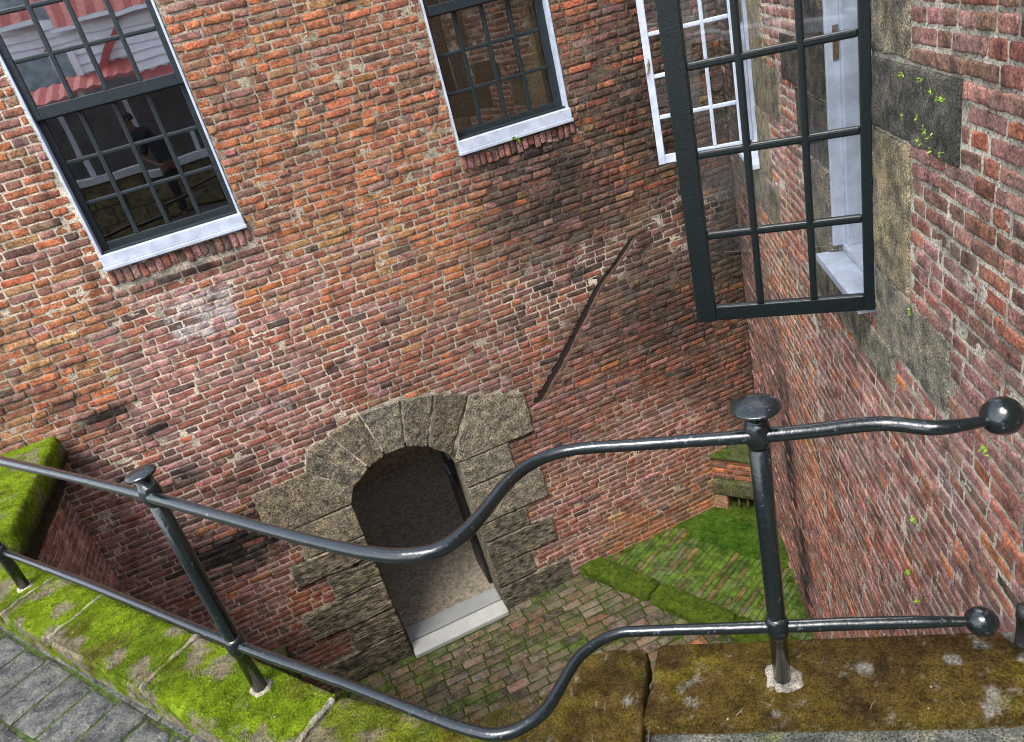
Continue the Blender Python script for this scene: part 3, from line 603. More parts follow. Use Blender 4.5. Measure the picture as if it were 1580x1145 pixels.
# ------------------------------------------------------------------ right wall
RWIN = (2.77, 3.335, .52, 2.35); FWIN = (.70, 1.25, .56, 2.35)
RTINT = tintmap([
    (.2, 1, .5, (0, .12, .45, .15, 0, .25, 0, .03), (.2, .18, .15)), (.5, -.5, .5, (0, .15, .45, .15, 0, .2, 0, .05), (.22, .19, .16)), (.6, -2, .6, (.02, .2, .3, .25, 0, .13, 0, .1), (.28, .25, .22)),
    (1.5, -2.2, .6, (.02, .2, .25, .25, 0, .18, .02, .1), (.24, .21, .19)), (1.3, -1.0, .4, (.02, .2, .35, .2, 0, .18, 0, .05), (.3, .26, .22)),
    (1.9, -.2, .4, (.34, .16, .22, .12, .06, .02, 0, .08), (.70, .66, .58)), (2.3, -1.2, .4, (.34, .2, .2, .12, .04, .0, 0, .10), (.70, .66, .58)), (2.0, .5, .4, (.2, .25, .25, .15, 0, .02, 0, .13), (.66, .62, .54)),
    (1.9, 1.3, .35, (.05, .25, .3, .25, 0, .05, 0, .1), LIGHT), (2.8, -.5, .5, (.08, .22, .27, .25, 0, .03, 0, .15), (.70, .64, .54)), (3.5, -.2, .6, (.08, .2, .22, .32, 0, .03, 0, .15), (.64, .59, .50)),
    (4.3, .6, .6, (.05, .24, .16, .35, 0, .04, 0, .16), (.62, .58, .49)), (4.2, 1.4, .6, (.06, .26, .28, .28, 0, .08, 0, .04), (.60, .56, .48)), (4.3, 0, .5, (.05, .3, .15, .33, 0, .05, 0, .12), (.60, .55, .47)),
    (3.0, -2.0, .7, (.2, .25, .22, .18, 0, .02, 0, .13), (.64, .60, .53)), (6, 0, 2, (.05, .3, .25, .3, 0, .05, 0, .05), (.4, .4, .36)),
])
RSTAIN = [(1.45, -1.5, .17, .8, .8), (1.7, -2.3, .22, .6, .8), (.35, .6, .25, .9, .4), (1.3, -.9, .1, .4, .45)]
RST = [(3.335, 3.634, 1.385, 2.2, 'mid'), (3.33, 3.955, 1.165, 1.368, 'mossy'), (3.34, 3.645, .705, 1.155, 'tan'), (3.345, 3.94, .455, .692, 'grey'), (2.50, 3.52, .28, .44, 'grey'),
       (2.50, 2.77, 1.16, 2.2, 'dark'), (2.30, 2.77, .90, 1.15, 'dark'), (2.52, 2.77, .452, .89, 'mid'),
       (1.25, 1.62, 1.2, 2.2, 'tan'), (1.25, 1.95, .93, 1.19, 'mid'), (1.25, 1.60, .55, .92, 'tan'), (.45, 1.75, .30, .54, 'mid'), (.45, .70, .56, 2.2, 'dark'), (2.05, 2.35, 1.16, 1.36, 'dark')]
def right_block(b0, b1):
    zc = (b0 + b1) / 2; out = []
    for w in (RWIN, FWIN):
        if w[2] < zc < w[3]: out.append((w[0], w[1]))
    for s in RST:
        if s[2] - .004 < zc < s[3] + .004: out.append((s[0] - .003, s[1] + .003))
    return out
rwall = empty('brick_wall', (RC0[0], RC0[1], FLOOR), 'pinkish brick wall running toward the viewer on the right, with grey stone blocks and open casements', 'brick wall')
far_rows = rows(FLOOR, 3.2, .0495)
brick_field('brickwork', mpR, 0.0, 5.7, far_rows, RTINT, right_block, parent=rwall, stains=RSTAIN, seed=12, rough=.002, joint=.0142, tone=1.3, L=.165, H=.08, lrange=lambda a, b: (a < 2.4) | (a > 5.2), erode=lambda a, b: 1 + 1.2 * (a < 1.3))
brick_field('brickwork', mpR, 0.0, 5.7, far_rows, RTINT, right_block, parent=rwall, stains=RSTAIN, seed=12, rough=.0028, joint=.0125, tone=1.25, L=.165, H=.08, lrange=lambda a, b: (a >= 2.4) & (a <= 5.2), grid=(26, 9), mats=M_BRICKN)
mortar_sheet('mortar_joint', mpR, 0.0, 5.7, FLOOR - .1, 3.2, RTINT, holes=[RWIN, FWIN], parent=rwall, stains=RSTAIN, step=.022, amp=.0019, d=-.0036)
mb = MB()
def rbox(m, a0, a1, z0, z1, d0, d1, bev=0): m.box(mpR(a0, z0, d0), mpR(a1, z0, d0) - mpR(a0, z0, d0), mpR(a0, z0, d1) - mpR(a0, z0, d0), (0, 0, z1 - z0), bev)
for a0, a1, z0, z1 in [(-.2, FWIN[0], FLOOR, 3.2), (FWIN[1], RWIN[0], FLOOR, 3.2), (RWIN[1], 5.7, FLOOR, 3.2), (FWIN[0], FWIN[1], FLOOR, FWIN[2] - .03), (RWIN[0], RWIN[1], FLOOR, RWIN[2] - .03), (FWIN[0], FWIN[1], FWIN[3], 3.2), (RWIN[0], RWIN[1], RWIN[3], 3.2)]:
    rbox(mb, a0, a1, z0, z1, -.36, -.02)
mb.build('wall_core', bpy.data.materials['old_masonry'], rwall)
QC = {'mid': (.30, .26, .19), 'mossy': (.15, .142, .12), 'tan': (.34, .285, .19), 'grey': (.30, .275, .215), 'dark': (.11, .10, .085)}
def rst_col(u, z, d, C):
    k = np.clip(n2(u, z, 6, 4, 45) * 2 - .1, 0, 1)[:, None]; C = C * (1 - k * .6) + np.array([.05, .05, .045]) * k * .6
    k = np.clip(n2(u, z, 4, 3, 46) * 2.2 - .6, 0, 1)[:, None]; return C * (1 - k * .5) + np.array([.26, .19, .09]) * k * .5
for i, (a0, a1, z0, z1, kd) in enumerate(RST):
    qblock('quoin_stone', [(a0, z0), (a1, z0), (a1, z1), (a0, z1)], -.2, .004 + .0015 * (i % 3), mpR, M_COARSE, QC[kd], rwall, r=.007, amp=.009, freq=26, step=.02 if a0 > 2 else .04, colfn=rst_col, seed=100 + i)

# casement windows in the right wall
def casement(w, side, hinge, sdir, width, zb, rowz, colx, label, paint, inner, name='casement_window'):
    T = empty(name, tuple(mpR(np.array((w[0] + w[1]) / 2), np.array(w[2]), np.array(0.0))), label, 'casement window')
    f = MB(); a0, a1, z0, z1 = w
    rbox(f, a0, a0 + .05, z0 + .055, z1, -.125, -.055, .004); rbox(f, a1 - .05, a1, z0 + .055, z1, -.125, -.055, .004)
    rbox(f, a0, a0 + .022, z0 + .055, z1, -.055, -.006, .003); rbox(f, a1 - .022, a1, z0 + .055, z1, -.055, -.006, .003)
    rbox(f, a0, a0 + .035, z0 + .05, z1, -.34, -.125, .003); rbox(f, a1 - .03, a1, z0 + .05, z1, -.34, -.125, .003); rbox(f, a0, a1, z1 - .05, z1, -.125, -.02, .003)
    fo = f.build('frame', inner, T)
    k = MB(); rbox(k, a0 + .021, a0 + .027, z0 + .78, z0 + .90, -.05, -.03); k.build('strike_plate', M_RUST, fo)
    s = MB(); A = mpR(a0 - .02, z0 - .005, .052); rbox(s, a0 - .02, a1 - .012, z0 - .012, z0 + .022, -.13, .055, .005); rbox(s, a0, a1, z0 + .024, z0 + .056, -.34, -.045, .006)
    s.build('sill', inner, T)
    # inner room behind
    m = MB(); rbox(m, a0 - .2, a1 + .2, z0 - .3, z1, -1.5, -1.4); rbox(m, a0 - .3, a0 - .2, z0 - .3, z1, -1.5, -.37); rbox(m, a1 + .2, a1 + .3, z0 - .3, z1, -1.5, -.37); rbox(m, a0 - .2, a1 + .2, z0 - .4, z0 - .3, -1.5, -.37); rbox(m, a0 - .2, a1 + .2, z1 - .02, z1 + .08, -1.5, -.37)
    m.build('room_wall', mk_plain('pale_room', (.32, .36, .42), .8), T)
    H = np.array([hinge[0], -hinge[1], 0.0]); d = np.array([sdir[0], -sdir[1], 0.0]); d /= np.linalg.norm(d); nn = np.array([d[1], -d[0], 0.0])
    def sb(m, x0, x1, zz0, zz1, t0, t1, bev=.004): m.box(H + d * x0 + nn * t0 + np.array([0, 0, zz0]), d * (x1 - x0), nn * (t1 - t0), (0, 0, zz1 - zz0), bev)
    L = MB(); top = w[3] - .05; st = colx[-1]; r0 = colx[0]; zg = zb + .055
    sb(L, .0, r0, zb, top, -.018, .018); sb(L, st, width, zb - .004, top, -.0185, .0185, .005); sb(L, r0, st, zb, zg, -.017, .017); sb(L, r0, st, top - .05, top, -.017, .017)
    for x in colx[1:-1]: sb(L, x - .012, x + .012, zg, top - .05, -.016, .016, .007)
    for z in rowz: sb(L, r0, st, z - .0125, z + .0125, -.0155, .0155, .007)
    lo = L.build('casement_leaf', paint, T)
    g = MB(); xs = list(colx); zs = [zg] + list(rowz) + [top - .05]
    for i in range(len(xs) - 1):
        for j in range(len(zs) - 1):
            P = [H + d * x + nn * rng.normal(0, .0004) + np.array([0, 0, z]) for x, z in ((xs[i], zs[j]), (xs[i + 1], zs[j]), (xs[i + 1], zs[j + 1]), (xs[i], zs[j + 1]))]; g.add(P, [(0, 1, 2, 3)])
    g.build('pane', M_GLASSC, lo)
    return T, lo, H, d, nn
Tn, ln_, H, d, nn = casement(RWIN, 0, (1.833, 2.946), (-.751, -.660), .612, .528, [.862, 1.153, 1.442, 1.732, 2.02], [.034, .195, .378, .540],
    'nearer open casement with black glazing bars, standing out from the right brick wall', M_BLACK, M_WHITE)
Tf, lf_, H, d, nn = casement(FWIN, 1, (3.013, .708), (-.8157, -.5785), .568, .585, [.886, 1.142, 1.395, 1.65, 1.90], [.04, .195, .36, .522],
    'farther open casement painted white, seen behind the black-barred one', M_WHITE, M_WHITE)
mb = MB()
c = H + d * .545 - nn * .0 ; s_ = -1 if np.dot(nn, np.array([0, -1, 0])) < 0 else 1
for sg in (s_,):
    base = c + nn * sg * .02
    mb.tube([base + np.array([0, 0, 1.255]), base + nn * sg * .012 + np.array([0, 0, 1.245]), base + nn * sg * .014 + np.array([0, 0, 1.215]), base + nn * sg * .01 + d * .008 + np.array([0, 0, 1.18]), base + nn * sg * .012 + d * .018 + np.array([0, 0, 1.165])], [.004, .005, .005, .004, .003], 8)
    mb.lathe(base + np.array([0, 0, 1.225]), [(.010, -.002), (.010, .004)], 12, axis=tuple(nn * sg))
mb.build('latch', mk_plain('brass', (.3, .22, .11), .4, .2, 60, .5, .6), lf_, smooth=True)

# ------------------------------------------------------------------ pit floor, ramp, kerb, corner box
def floor_moss(a, b, rb, ed=None):
    a = np.asarray(a, float); b = np.asarray(b, float)
    m = np.clip(n2(a, b, 4, 4, 61) * 2.2 + .22, 0, 1) * .85
    edge = np.exp(-np.abs(b) / .12) * 1.2 + np.exp(-np.clip(3.2 - 1.309 * (-(a) - .0) * 0 - b, 0, 9) / .1) * 0
    m = np.clip(m + edge * (.7 + .5 * n2(a, b, 20, 2, 64)), 0, 1)
    if rb is None: m = np.clip(m * .5 + .68, 0, 1)
    else: m = np.clip(m * (.3 + .9 * (rb > .62)) + np.exp(-np.asarray(ed) / .006) * .35 * (1 + n2(a, b, 25, 2, 66)), 0, 1) * .9
    g = np.clip(n2(a, b, 9, 3, 63) * .5 + .5, 0, 1)[:, None]
    return np.array([.03, .055, .008]) * (1 - g) + np.array([.075, .12, .012]) * g, m
FT = lambda a, b: (np.tile(np.array([.02, .03, .50, .28, .0, .17, 0, .0]), (np.size(a), 1)), np.tile(np.array([.04, .06, .02]), (np.size(a), 1)))
mpF = lambda a, b, d: np.stack([a, -np.asarray(b, float), FLOOR + np.asarray(d, float)], -1)
pitf = empty('pit_floor', (0, 0, FLOOR), kind='structure'); 
def _ffield_block(b0, b1):
    wc = (b0 + b1) / 2; out = [(1.47 + .478 * wc, 9)]
    if wc < .045: out.append((-.17, .69))
    return out
brick_field('paving_brick', mpF, -1.8, 3.2, rows(.0, 3.4, .0835), FT, _ffield_block, L=.165, H=.165, bond='run', joint=.010, grid=(8, 5), rough=.0025, parent=pitf, seed=31, moss=floor_moss, round_=.12, tone=np.array([.70, .84, .82]), back=.02)
mortar_sheet('joint_moss', mpF, -1.85, 3.4, -.02, 3.5, FT, parent=pitf, moss=floor_moss, step=.05, d=-.006, amp=.006, mat=M_MOSS)
mb = MB(); mb.box((-2.2, -4.2, FLOOR - .25), (6, 0, 0), (0, 4.5, 0), (0, 0, .2)); mb.build('subsoil', M_DIRT, pitf)
KA = np.array([.43, .902]); KA /= np.linalg.norm(KA); KP = np.array([KA[1], -KA[0]])     # along kerb / away from kerb (U,W)
K0 = np.array([1.46, .10])
def ramp_map(a, b, d):  # a = away from the kerb, b = along the kerb
    a = np.asarray(a, float); b = np.asarray(b, float)
    U = K0[0] + KP[0] * a + KA[0] * b; W = K0[1] + KP[1] * a + KA[1] * b
    return np.stack([U, -W, FLOOR + np.asarray(d, float)], -1)
def ramp_keep(a, b):
    P = ramp_map(a, b, 0 * a); U, W = P[:, 0], -P[:, 1]
    return (W > .03) & (U < 3.386 - .527 * W - .0) & ~((U > 2.44 + .51 * (W - .25) - .02) & (W < 1.0) & (U + .0 * W > 2.42))
def ramp_moss(a, b, rb, ed=None):
    n_ = n2(np.asarray(a, float), np.asarray(b, float), 5, 4, 71); m = np.clip(1.0 + n_ * 1.2, 0, 1)
    if rb is not None: m = np.clip(m * (.45 + (rb > .30)) - .35 * (np.asarray(a) > 1.0) , 0, 1)
    g = np.clip(n2(np.asarray(a, float), np.asarray(b, float), 11, 3, 73) * .6 + .5, 0, 1)[:, None]
    return np.array([.035, .065, .008]) * (1 - g) + np.array([.10, .17, .015]) * g, m
RT_ = lambda a, b: (np.tile(np.array([.02, .02, .66, .1, .15, .05, 0, .0]), (np.size(a), 1)), np.tile(np.array([.05, .08, .02]), (np.size(a), 1)))
drain = empty('drain_apron', (2.3, -.6, FLOOR), 'mossy patch of bricks laid on edge behind the green kerb on the pit floor', 'paved patch')
brick_field('edge_brick', ramp_map, .2, 2.4, rows(-.6, 2.6, .047), RT_, L=.16, H=.16, bond='run', joint=.008, grid=(8, 4), rough=.004, parent=drain, seed=37, moss=ramp_moss, lrange=ramp_keep, face=.045, back=.03, round_=.2, tone=.62)
A_, B_ = np.meshgrid(np.arange(.15, 2.5, .04), np.arange(-.6, 2.6, .04), indexing='ij'); keep = ramp_keep(A_.ravel(), B_.ravel()).reshape(A_.shape) | True
mc, mm = ramp_moss(A_.ravel(), B_.ravel(), None)
n_ = A_.shape[1]; ii, jj = np.meshgrid(np.arange(A_.shape[0] - 1), np.arange(n_ - 1), indexing='ij'); ctr = ramp_map(A_.ravel(), B_.ravel(), .036 + n2(A_.ravel(), B_.ravel(), 12, 3, 4) * .007)
kp = (-ctr[:, 1] > -.02).reshape(A_.shape)[:-1, :-1]; bs = (ii * n_ + jj)[kp]
npmesh('joint_moss', ctr, np.stack([bs, bs + n_, bs + n_ + 1, bs + 1], 1), M_MOSS, drain, col=mc)
MOSSC = (.075, .125, .014)
def mossy(strength=1.0, c1=(.05, .09, .010), c2=(.14, .21, .018), base=None):
    def f(a, b, d, C):
        g = np.clip(fbm(np.stack([a, b, d], -1), 9, 4, 83) * .9 + .5, 0, 1)[:, None]; mc = np.array(c1) * (1 - g) + np.array(c2) * g
        m = np.clip(strength + fbm(np.stack([a, b, d], -1), 14, 4, 84) * 1.4, 0, 1)[:, None]; return C * (1 - m) + mc * m
    return f
for i, (b0, b1) in enumerate([(-.14, .60), (.61, 1.30), (1.31, 2.0)]):
    o = qblock('kerb_stone', [(0.0, b0), (.215, b0), (.215, b1), (0.0, b1)], -.05, .085, ramp_map, M_MOSS, MOSSC, None, r=.045, amp=.008, colfn=mossy(1.0, (.05, .08, .008), (.11, .16, .014)), seed=140 + i, step=.02)
    tag(o, ['rounded moss-covered kerb stone meeting the big wall on the pit floor', 'rounded moss-covered kerb stone in the middle of the pit floor row', 'rounded moss-covered kerb stone nearest the viewer, half behind the post'][i], 'kerb stone', 'mossy kerb stones on the pit floor')
o = qblock('drain_slab', [(2.44, .25), (2.74, .04), (3.02, .60), (2.70, .80)], FLOOR, FLOOR + .065, mpP, M_MOSS, MOSSC, None, r=.02, amp=.006, colfn=mossy(1.0, (.03, .075, .006), (.075, .17, .012)), seed=150, step=.02)
tag(o, 'flat square slab under bright green moss in front of the drain opening', 'slab')
bx = empty('drain_box', (3.0, -.2, FLOOR), 'small brick and stone drain housing in the corner of the pit', 'drain housing')
BA = np.array([.60, .80]); BN = np.array([-.80, .60])
def mpB(a, b, d):
    a = np.asarray(a, float); d = np.asarray(d, float); return np.stack([2.85 + BA[0] * a + BN[0] * d, -(BA[1] * a + BN[1] * d), np.asarray(b, float) + 0 * a], -1)
OT = lambda a, b: (np.tile(np.array([.45, .15, .25, 0, .12, .03, 0, .0]), (np.size(a), 1)), np.tile(np.array([.34, .3, .22]), (np.size(a), 1)))
brick_field('brickwork', mpB, 0, .56, rows(-2.41, -2.19, .055), OT, L=.15, H=.07, joint=.01, grid=(8, 4), parent=bx, seed=41)
mb = MB(); mb.box(mpB(0, -2.42, -.012), mpB(.56, 0, 0) - mpB(0, 0, 0), mpB(0, 0, -.35) - mpB(0, 0, 0), (0, 0, .21)); mb.build('core', M_MORTAR, bx, col=(.34, .3, .22))
qblock('cap_stone', [(-.0, -.35), (.56, -.35), (.56, .015), (0, .015)], -2.205, -2.165, lambda a, b, d: mpB(a, d, b), M_MOSS, (.10, .11, .05), bx, r=.012, amp=.008, colfn=mossy(.3), seed=160)
qblock('lintel_stone', [(0, -2.585), (.56, -2.585), (.56, -2.425), (0, -2.425)], -.2, .035, mpB, M_STONE, (.12, .115, .06), bx, r=.02, amp=.008, colfn=mossy(.15, (.04, .06, .01), (.09, .12, .02)), seed=161)
qblock('pier_stone', [(0, -2.79), (.125, -2.79), (.125, -2.59), (0, -2.59)], -.2, .022, mpB, M_STONE, (.42, .24, .14), bx, r=.012, amp=.005, seed=162)
mb = MB(); mb.box(mpB(.13, -2.8, -.25), mpB(.4, 0, 0) - mpB(0, 0, 0), mpB(0, 0, -.02) - mpB(0, 0, 0), (0, 0, .22)); mb.build('back_wall', M_DARKMETAL, bx)
for a in (.21, .29, .37): m = MB(); m.tube([mpB(a, -2.79, -.03), mpB(a + .005, -2.68, -.028), mpB(a, -2.58, -.03)], .011, 8, wob=.004); m.build('bar', M_RUST, bx, smooth=True)

# wedge wall at the left end of the pit, retaining wall under the railing
WT = tintmap([(0, -1, 3, (.04, .28, .12, .3, 0, .03, 0, .23), PINKM), (.4, -2, 1, (.1, .3, .2, .25, 0, .05, 0, .1), PINKM)])
ww = empty('brick_wall', (-1.78, -.7, FLOOR), 'short purple brick return wall closing the left end of the pit under a mossy coping', 'brick wall')
mpW = lambda a, b, d: np.stack([-1.78 + np.asarray(d, float), -np.asarray(a, float), b], -1)
brick_field('brickwork', mpW, 0, 1.6, rows(FLOOR, -.2), WT, parent=ww, seed=51, tone=1.3)
mortar_sheet('mortar_joint', mpW, 0, 1.6, FLOOR - .05, -.2, WT, parent=ww)
mb = MB(); mb.box((-2.15, -1.6, FLOOR), (.36, 0, 0), (0, 1.58, 0), (0, 0, 2.6)); mb.build('wall_core', bpy.data.materials['old_masonry'], ww)
IN = [(-1.86, 1.10), (-.30, 3.13), (.03, 3.50), (.20, 3.50), (.40, 3.40), (1.42, 4.0)]     # retaining wall inner line (U,W)
rt = empty('retaining_wall', (0, -3.2, FLOOR), 'brick retaining wall of the pit below the mossy coping stones', 'brick wall')
mb = MB()
for (a, b) in zip(IN[:-1], IN[1:]):
    A0 = np.array([a[0], -a[1], FLOOR]); A1 = np.array([b[0], -b[1], FLOOR]); t = A1 - A0; l = np.linalg.norm(t[:2]); n_ = np.array([t[1], -t[0], 0]) / l
    mb.box(A0, t, n_ * .35, (0, 0, -.10 - FLOOR))
mb.build('wall_core', bpy.data.materials['old_masonry'], rt)
o = qblock('stone_block', [(-1.16, .0), (-1.03, .0), (-1.03, .16), (-1.16, .16)], FLOOR, -2.13, mpP, M_STONE, (.13, .12, .07), None, r=.015, amp=.01, colfn=mossy(.35, (.04, .06, .01), (.12, .15, .03)), seed=170)
tag(o, 'small mossy stone post standing against the foot of the big wall, left of the doorway', 'stone block')

# ------------------------------------------------------------------ coping stones
CT = .10
LD = np.array([.607, .794]); LN = np.array([.794, -.607])      # left coping direction, inward normal (U,W)
LI0 = np.array([-.912, 2.27]); 
def LP(t, s):   # t metres along from LI0, s metres outward from the inner edge
    return tuple(LI0 + LD * t - LN * s)
cg = 'coping stones along the edge of the pit'
def lump(amp): return amp
def left_moss(a, b, d, C):
    P = np.stack([a, b, d], -1); v = np.clip(fbm(P, 6, 4, 91) * .9 + .55, 0, 1)[:, None]
    c = np.array([.075, .120, .006]) * (1 - v) + np.array([.235, .33, .012]) * v
    br = np.clip((fbm(P, 5, 4, 92) - .18 + np.clip(((a + .2) * 1.5), 0, .5)) * 4, 0, 1)[:, None]; c = c * (1 - br * .8) + np.array([.11, .085, .02]) * br * .8
    s = (-(np.stack([a, b], -1) - LI0) @ LN); st = np.clip((fbm(P, 11, 4, 93) - .22 + .25 * np.exp(-(s - .24) ** 2 / .003)) * 7, 0, 1)[:, None] * .85
    return c * (1 - st) + np.array([.26, .21, .16]) * st
def right_moss(a, b, d, C):
    P = np.stack([a, b, d], -1); v = np.clip(fbm(P, 5, 4, 94) * 1.2 + .5, 0, 1)[:, None]
    c = np.array([.070, .038, .014]) * (1 - v) + np.array([.130, .094, .016]) * v
    dk = np.clip(fbm(P, 9, 4, 95) * 3 - .3, 0, 1)[:, None] * .6; c = c * (1 - dk) + np.array([.035, .022, .012]) * dk
    r = np.clip((a - .95) / .35, 0, 1) * .75; st = np.clip((fbm(P, 22, 4, 96) - .34 + .36 * r) * 7, 0, 1)[:, None] * .85
    c = c * (1 - st) + np.array([.27, .26, .23]) * st
    sp = np.clip((fbm(P, 75, 2, 98) - .40) * 9, 0, 1)[:, None] * .8; c = c * (1 - sp) + np.array([.24, .20, .13]) * sp
    ol = np.clip((fbm(P, 6, 3, 88) - .12) * 4, 0, 1)[:, None] * .7; c = c * (1 - ol) + np.array([.17, .135, .012]) * ol
    # lime ring round the post foot handled by its own mesh
    g = np.clip((fbm(P, 16, 3, 97) - .42) * 6, 0, 1)[:, None] * .5; return c * (1 - g) + np.array([.16, .22, .03]) * g
tl = [(-1.20, -.705, 'vivid green coping stone at the far left, holding the leftmost post'), (-.70, -.325, 'coping stone with bare pinkish patches, just right of the leftmost post'), (-.318, .305, 'vivid green mossy coping stone between two pale mortar joints'), (.312, .995, 'green coping stone that carries the middle post'), ]
for i, (t0, t1, lab) in enumerate(tl):
    o = qblock('coping_stone', [LP(t0, .245), LP(t1, .245), LP(t1, 0), LP(t0, 0)], -.12, CT, mpP, M_MOSS, MOSSC, None, r=.024, amp=.013, freq=22, colfn=left_moss, seed=180 + i, step=.012)
    tag(o, lab, 'coping stone', cg)
DI = np.array([LP(1.003, 0), (-.14, 3.235), (-.02, 3.36), (.06, 3.440), (.14, 3.458), (.22, 3.420), (.29, 3.365), (.37, 3.336), (.46, 3.368), (.545, 3.420)])
DO = np.array([LP(1.003, .245), (-.30, 3.42), (-.20, 3.56), (-.10, 3.70), (.0, 3.80), (.10, 3.84), (.18, 3.83), (.25, 3.79), (.315, 3.74), (.370, 3.682)])
def dip_warp(t, v):
    x = np.linspace(0, 1, len(DI)); f = lambda P, k: np.interp(t, x, P[:, k])
    return np.stack([f(DO, 0) * (1 - v) + f(DI, 0) * v, f(DO, 1) * (1 - v) + f(DI, 1) * v], 1)
o = qblock('coping_stone', [(0, 0), (1.0, 0), (1.0, .28), (0, .28)], -.12, CT, mpP, M_MOSS, MOSSC, None, r=.022, amp=.009, warp=dip_warp, colfn=lambda a, b, d, C: (lambda k: (1 - k) * (.45 * right_moss(a, b, d, C) + .55 * left_moss(a, b, d, C)) + k * 1.1 * right_moss(a, b, d, C))(np.clip((a + .05) / .35, 0, 1)[:, None]), seed=186, step=.01)
tag(o, 'curved olive-brown coping stone in the dip of the rails, left of the dark open joint', 'coping stone', cg)
o = qblock('edge_slab', [(.395, 3.615), (1.262, 4.115), (1.0, 4.6), (.1, 4.1)], -.1, .062, mpP, M_COARSE, (.17, .175, .16), None, r=.01, amp=.004, colfn=lambda a, b, d, C: mossy(-.15, (.06, .09, .02), (.12, .16, .04))(a, b, d, C), seed=192, step=.012)
tag(o, 'grey slab edge showing under the right-hand coping stone at the bottom of the view', 'slab')
RIo, RDn = np.array([.56, 3.428]), np.array([.85, .52]); RDn = RDn / np.linalg.norm(RDn)
o = qblock('coping_stone', [(.402, 3.622), (1.262, 4.125), (1.347, 3.885), (.572, 3.425)], -.12, CT, mpP, M_MOSS, MOSSC, None, r=.02, amp=.007, colfn=right_moss, seed=188, step=.009)
tag(o, 'large brown mossy coping stone that carries the right-hand post beside the brick wall', 'coping stone', cg)
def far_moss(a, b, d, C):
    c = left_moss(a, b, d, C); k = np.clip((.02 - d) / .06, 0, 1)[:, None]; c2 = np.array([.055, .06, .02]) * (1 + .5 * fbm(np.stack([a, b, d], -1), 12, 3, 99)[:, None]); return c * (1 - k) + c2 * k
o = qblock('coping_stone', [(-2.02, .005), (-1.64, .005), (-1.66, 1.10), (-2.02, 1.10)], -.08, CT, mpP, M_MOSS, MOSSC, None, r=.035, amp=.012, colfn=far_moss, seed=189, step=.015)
tag(o, 'bright green mossy coping stone butting against the big wall at the far left', 'coping stone', cg)
o = qblock('base_stone', [(-2.02, .008), (-1.735, .008), (-1.745, 1.3), (-2.02, 1.3)], -.24, -.075, mpP, M_STONE, (.05, .045, .035), ww, r=.02, amp=.012, colfn=mossy(.0, (.03, .05, .008), (.08, .12, .012)), seed=190)
# pale mortar joints
M_LIME = mk_stone('lime_mortar', 160, .6, .8)
jt = empty('joint_mortar', (0, -3, 0), kind='stuff')
for i, (t, s0, s1, wd) in enumerate([(-.703, .0, .24, .012), (-.322, .0, .235, .016), (.308, .0, .24, .016), (.999, .02, .24, .022)]):
    qblock('lime_joint', [LP(t - wd / 2, s1), LP(t + wd / 2, s1), LP(t + wd / 2, s0), LP(t - wd / 2, s0)], .0, CT + .002 + .002 * (i > 1), mpP, M_LIME, (.36, .32, .27), jt, r=.006, amp=.012, freq=50, step=.008, seed=200 + i, colfn=lambda a, b, d, C: (lambda m_: C * (1 - m_) + left_moss(a, b, d, C) * m_)(np.clip(n2(a, b, 13, 3, 207) * 3 + .3, 0, 1)[:, None]))
qblock('lime_joint', [(.375, 3.70), (.393, 3.67), (.50, 3.52), (.488, 3.52)], .0, CT - .012, mpP, M_LIME, (.35, .31, .27), jt, r=.006, amp=.008, freq=50, step=.008, seed=205)

# fine moss shoots over the coping: many tiny blades in one mesh
def shoots(name, quad, n, zf, hh, colf, seed, dens=None):
    r = np.random.default_rng(seed); q = np.array(quad, float); s, t = r.random(n), r.random(n)
    ab = ((1 - s) * (1 - t))[:, None] * q[0] + (s * (1 - t))[:, None] * q[1] + (s * t)[:, None] * q[2] + ((1 - s) * t)[:, None] * q[3]
    P3 = np.stack([ab[:, 0], ab[:, 1], np.full(n, CT)], 1); dn = fbm(P3, 8, 4, seed) + (dens(ab) if dens is not None else 0); k = dn > r.uniform(-.55, .3, n); ab = ab[k]; n = len(ab)
    an = r.uniform(0, 6.283, n); w = r.uniform(.0009, .0019, n); h = r.uniform(.4, 1, n) * hh; lx = r.normal(0, .45, n) * h; ly = r.normal(0, .45, n) * h
    B = np.stack([ab[:, 0], -ab[:, 1], np.full(n, zf)], 1); dx = np.stack([np.cos(an) * w, np.sin(an) * w, 0 * w], 1)
    V = np.stack([B - dx, B + dx, B + np.stack([lx, ly, h + .004], 1)], 1).reshape(-1, 3)
    C = colf(ab[:, 0], ab[:, 1], np.full(n, CT), np.zeros((n, 3))) * r.uniform(.7, 1.5, (n, 1)); C = np.repeat(C, 3, 0)
    o = npmesh(name, V, np.arange(3 * n).reshape(-1, 3), M_MOSSB, None, col=np.clip(C, .01, .8), smooth=False); o['kind'] = 'stuff'; return o
q_ = Mat('moss_blade'); M_MOSSB = q_.done(q_.attr(), .8, None, .15)
shoots('moss_shoots', [LP(-1.2, .235), LP(1.0, .235), LP(1.0, .01), LP(-1.2, .01)], 90000, CT - .004, .0055, left_moss, 5)
shoots('moss_shoots', [(-2.0, .03), (-1.66, .03), (-1.68, 1.15), (-2.0, 1.15)], 16000, CT - .004, .008, left_moss, 6)
shoots('moss_shoots', [(-.30, 3.38), (.35, 3.68), (.53, 3.44), (-.05, 3.36)], 16000, CT - .004, .0045, right_moss, 7)
shoots('moss_shoots', [(.41, 3.65), (1.12, 4.08), (1.31, 3.88), (.58, 3.44)], 26000, CT - .004, .0035, right_moss, 8, lambda ab: -.5 * np.clip((ab[:, 0] - .9) / .3, 0, 1))

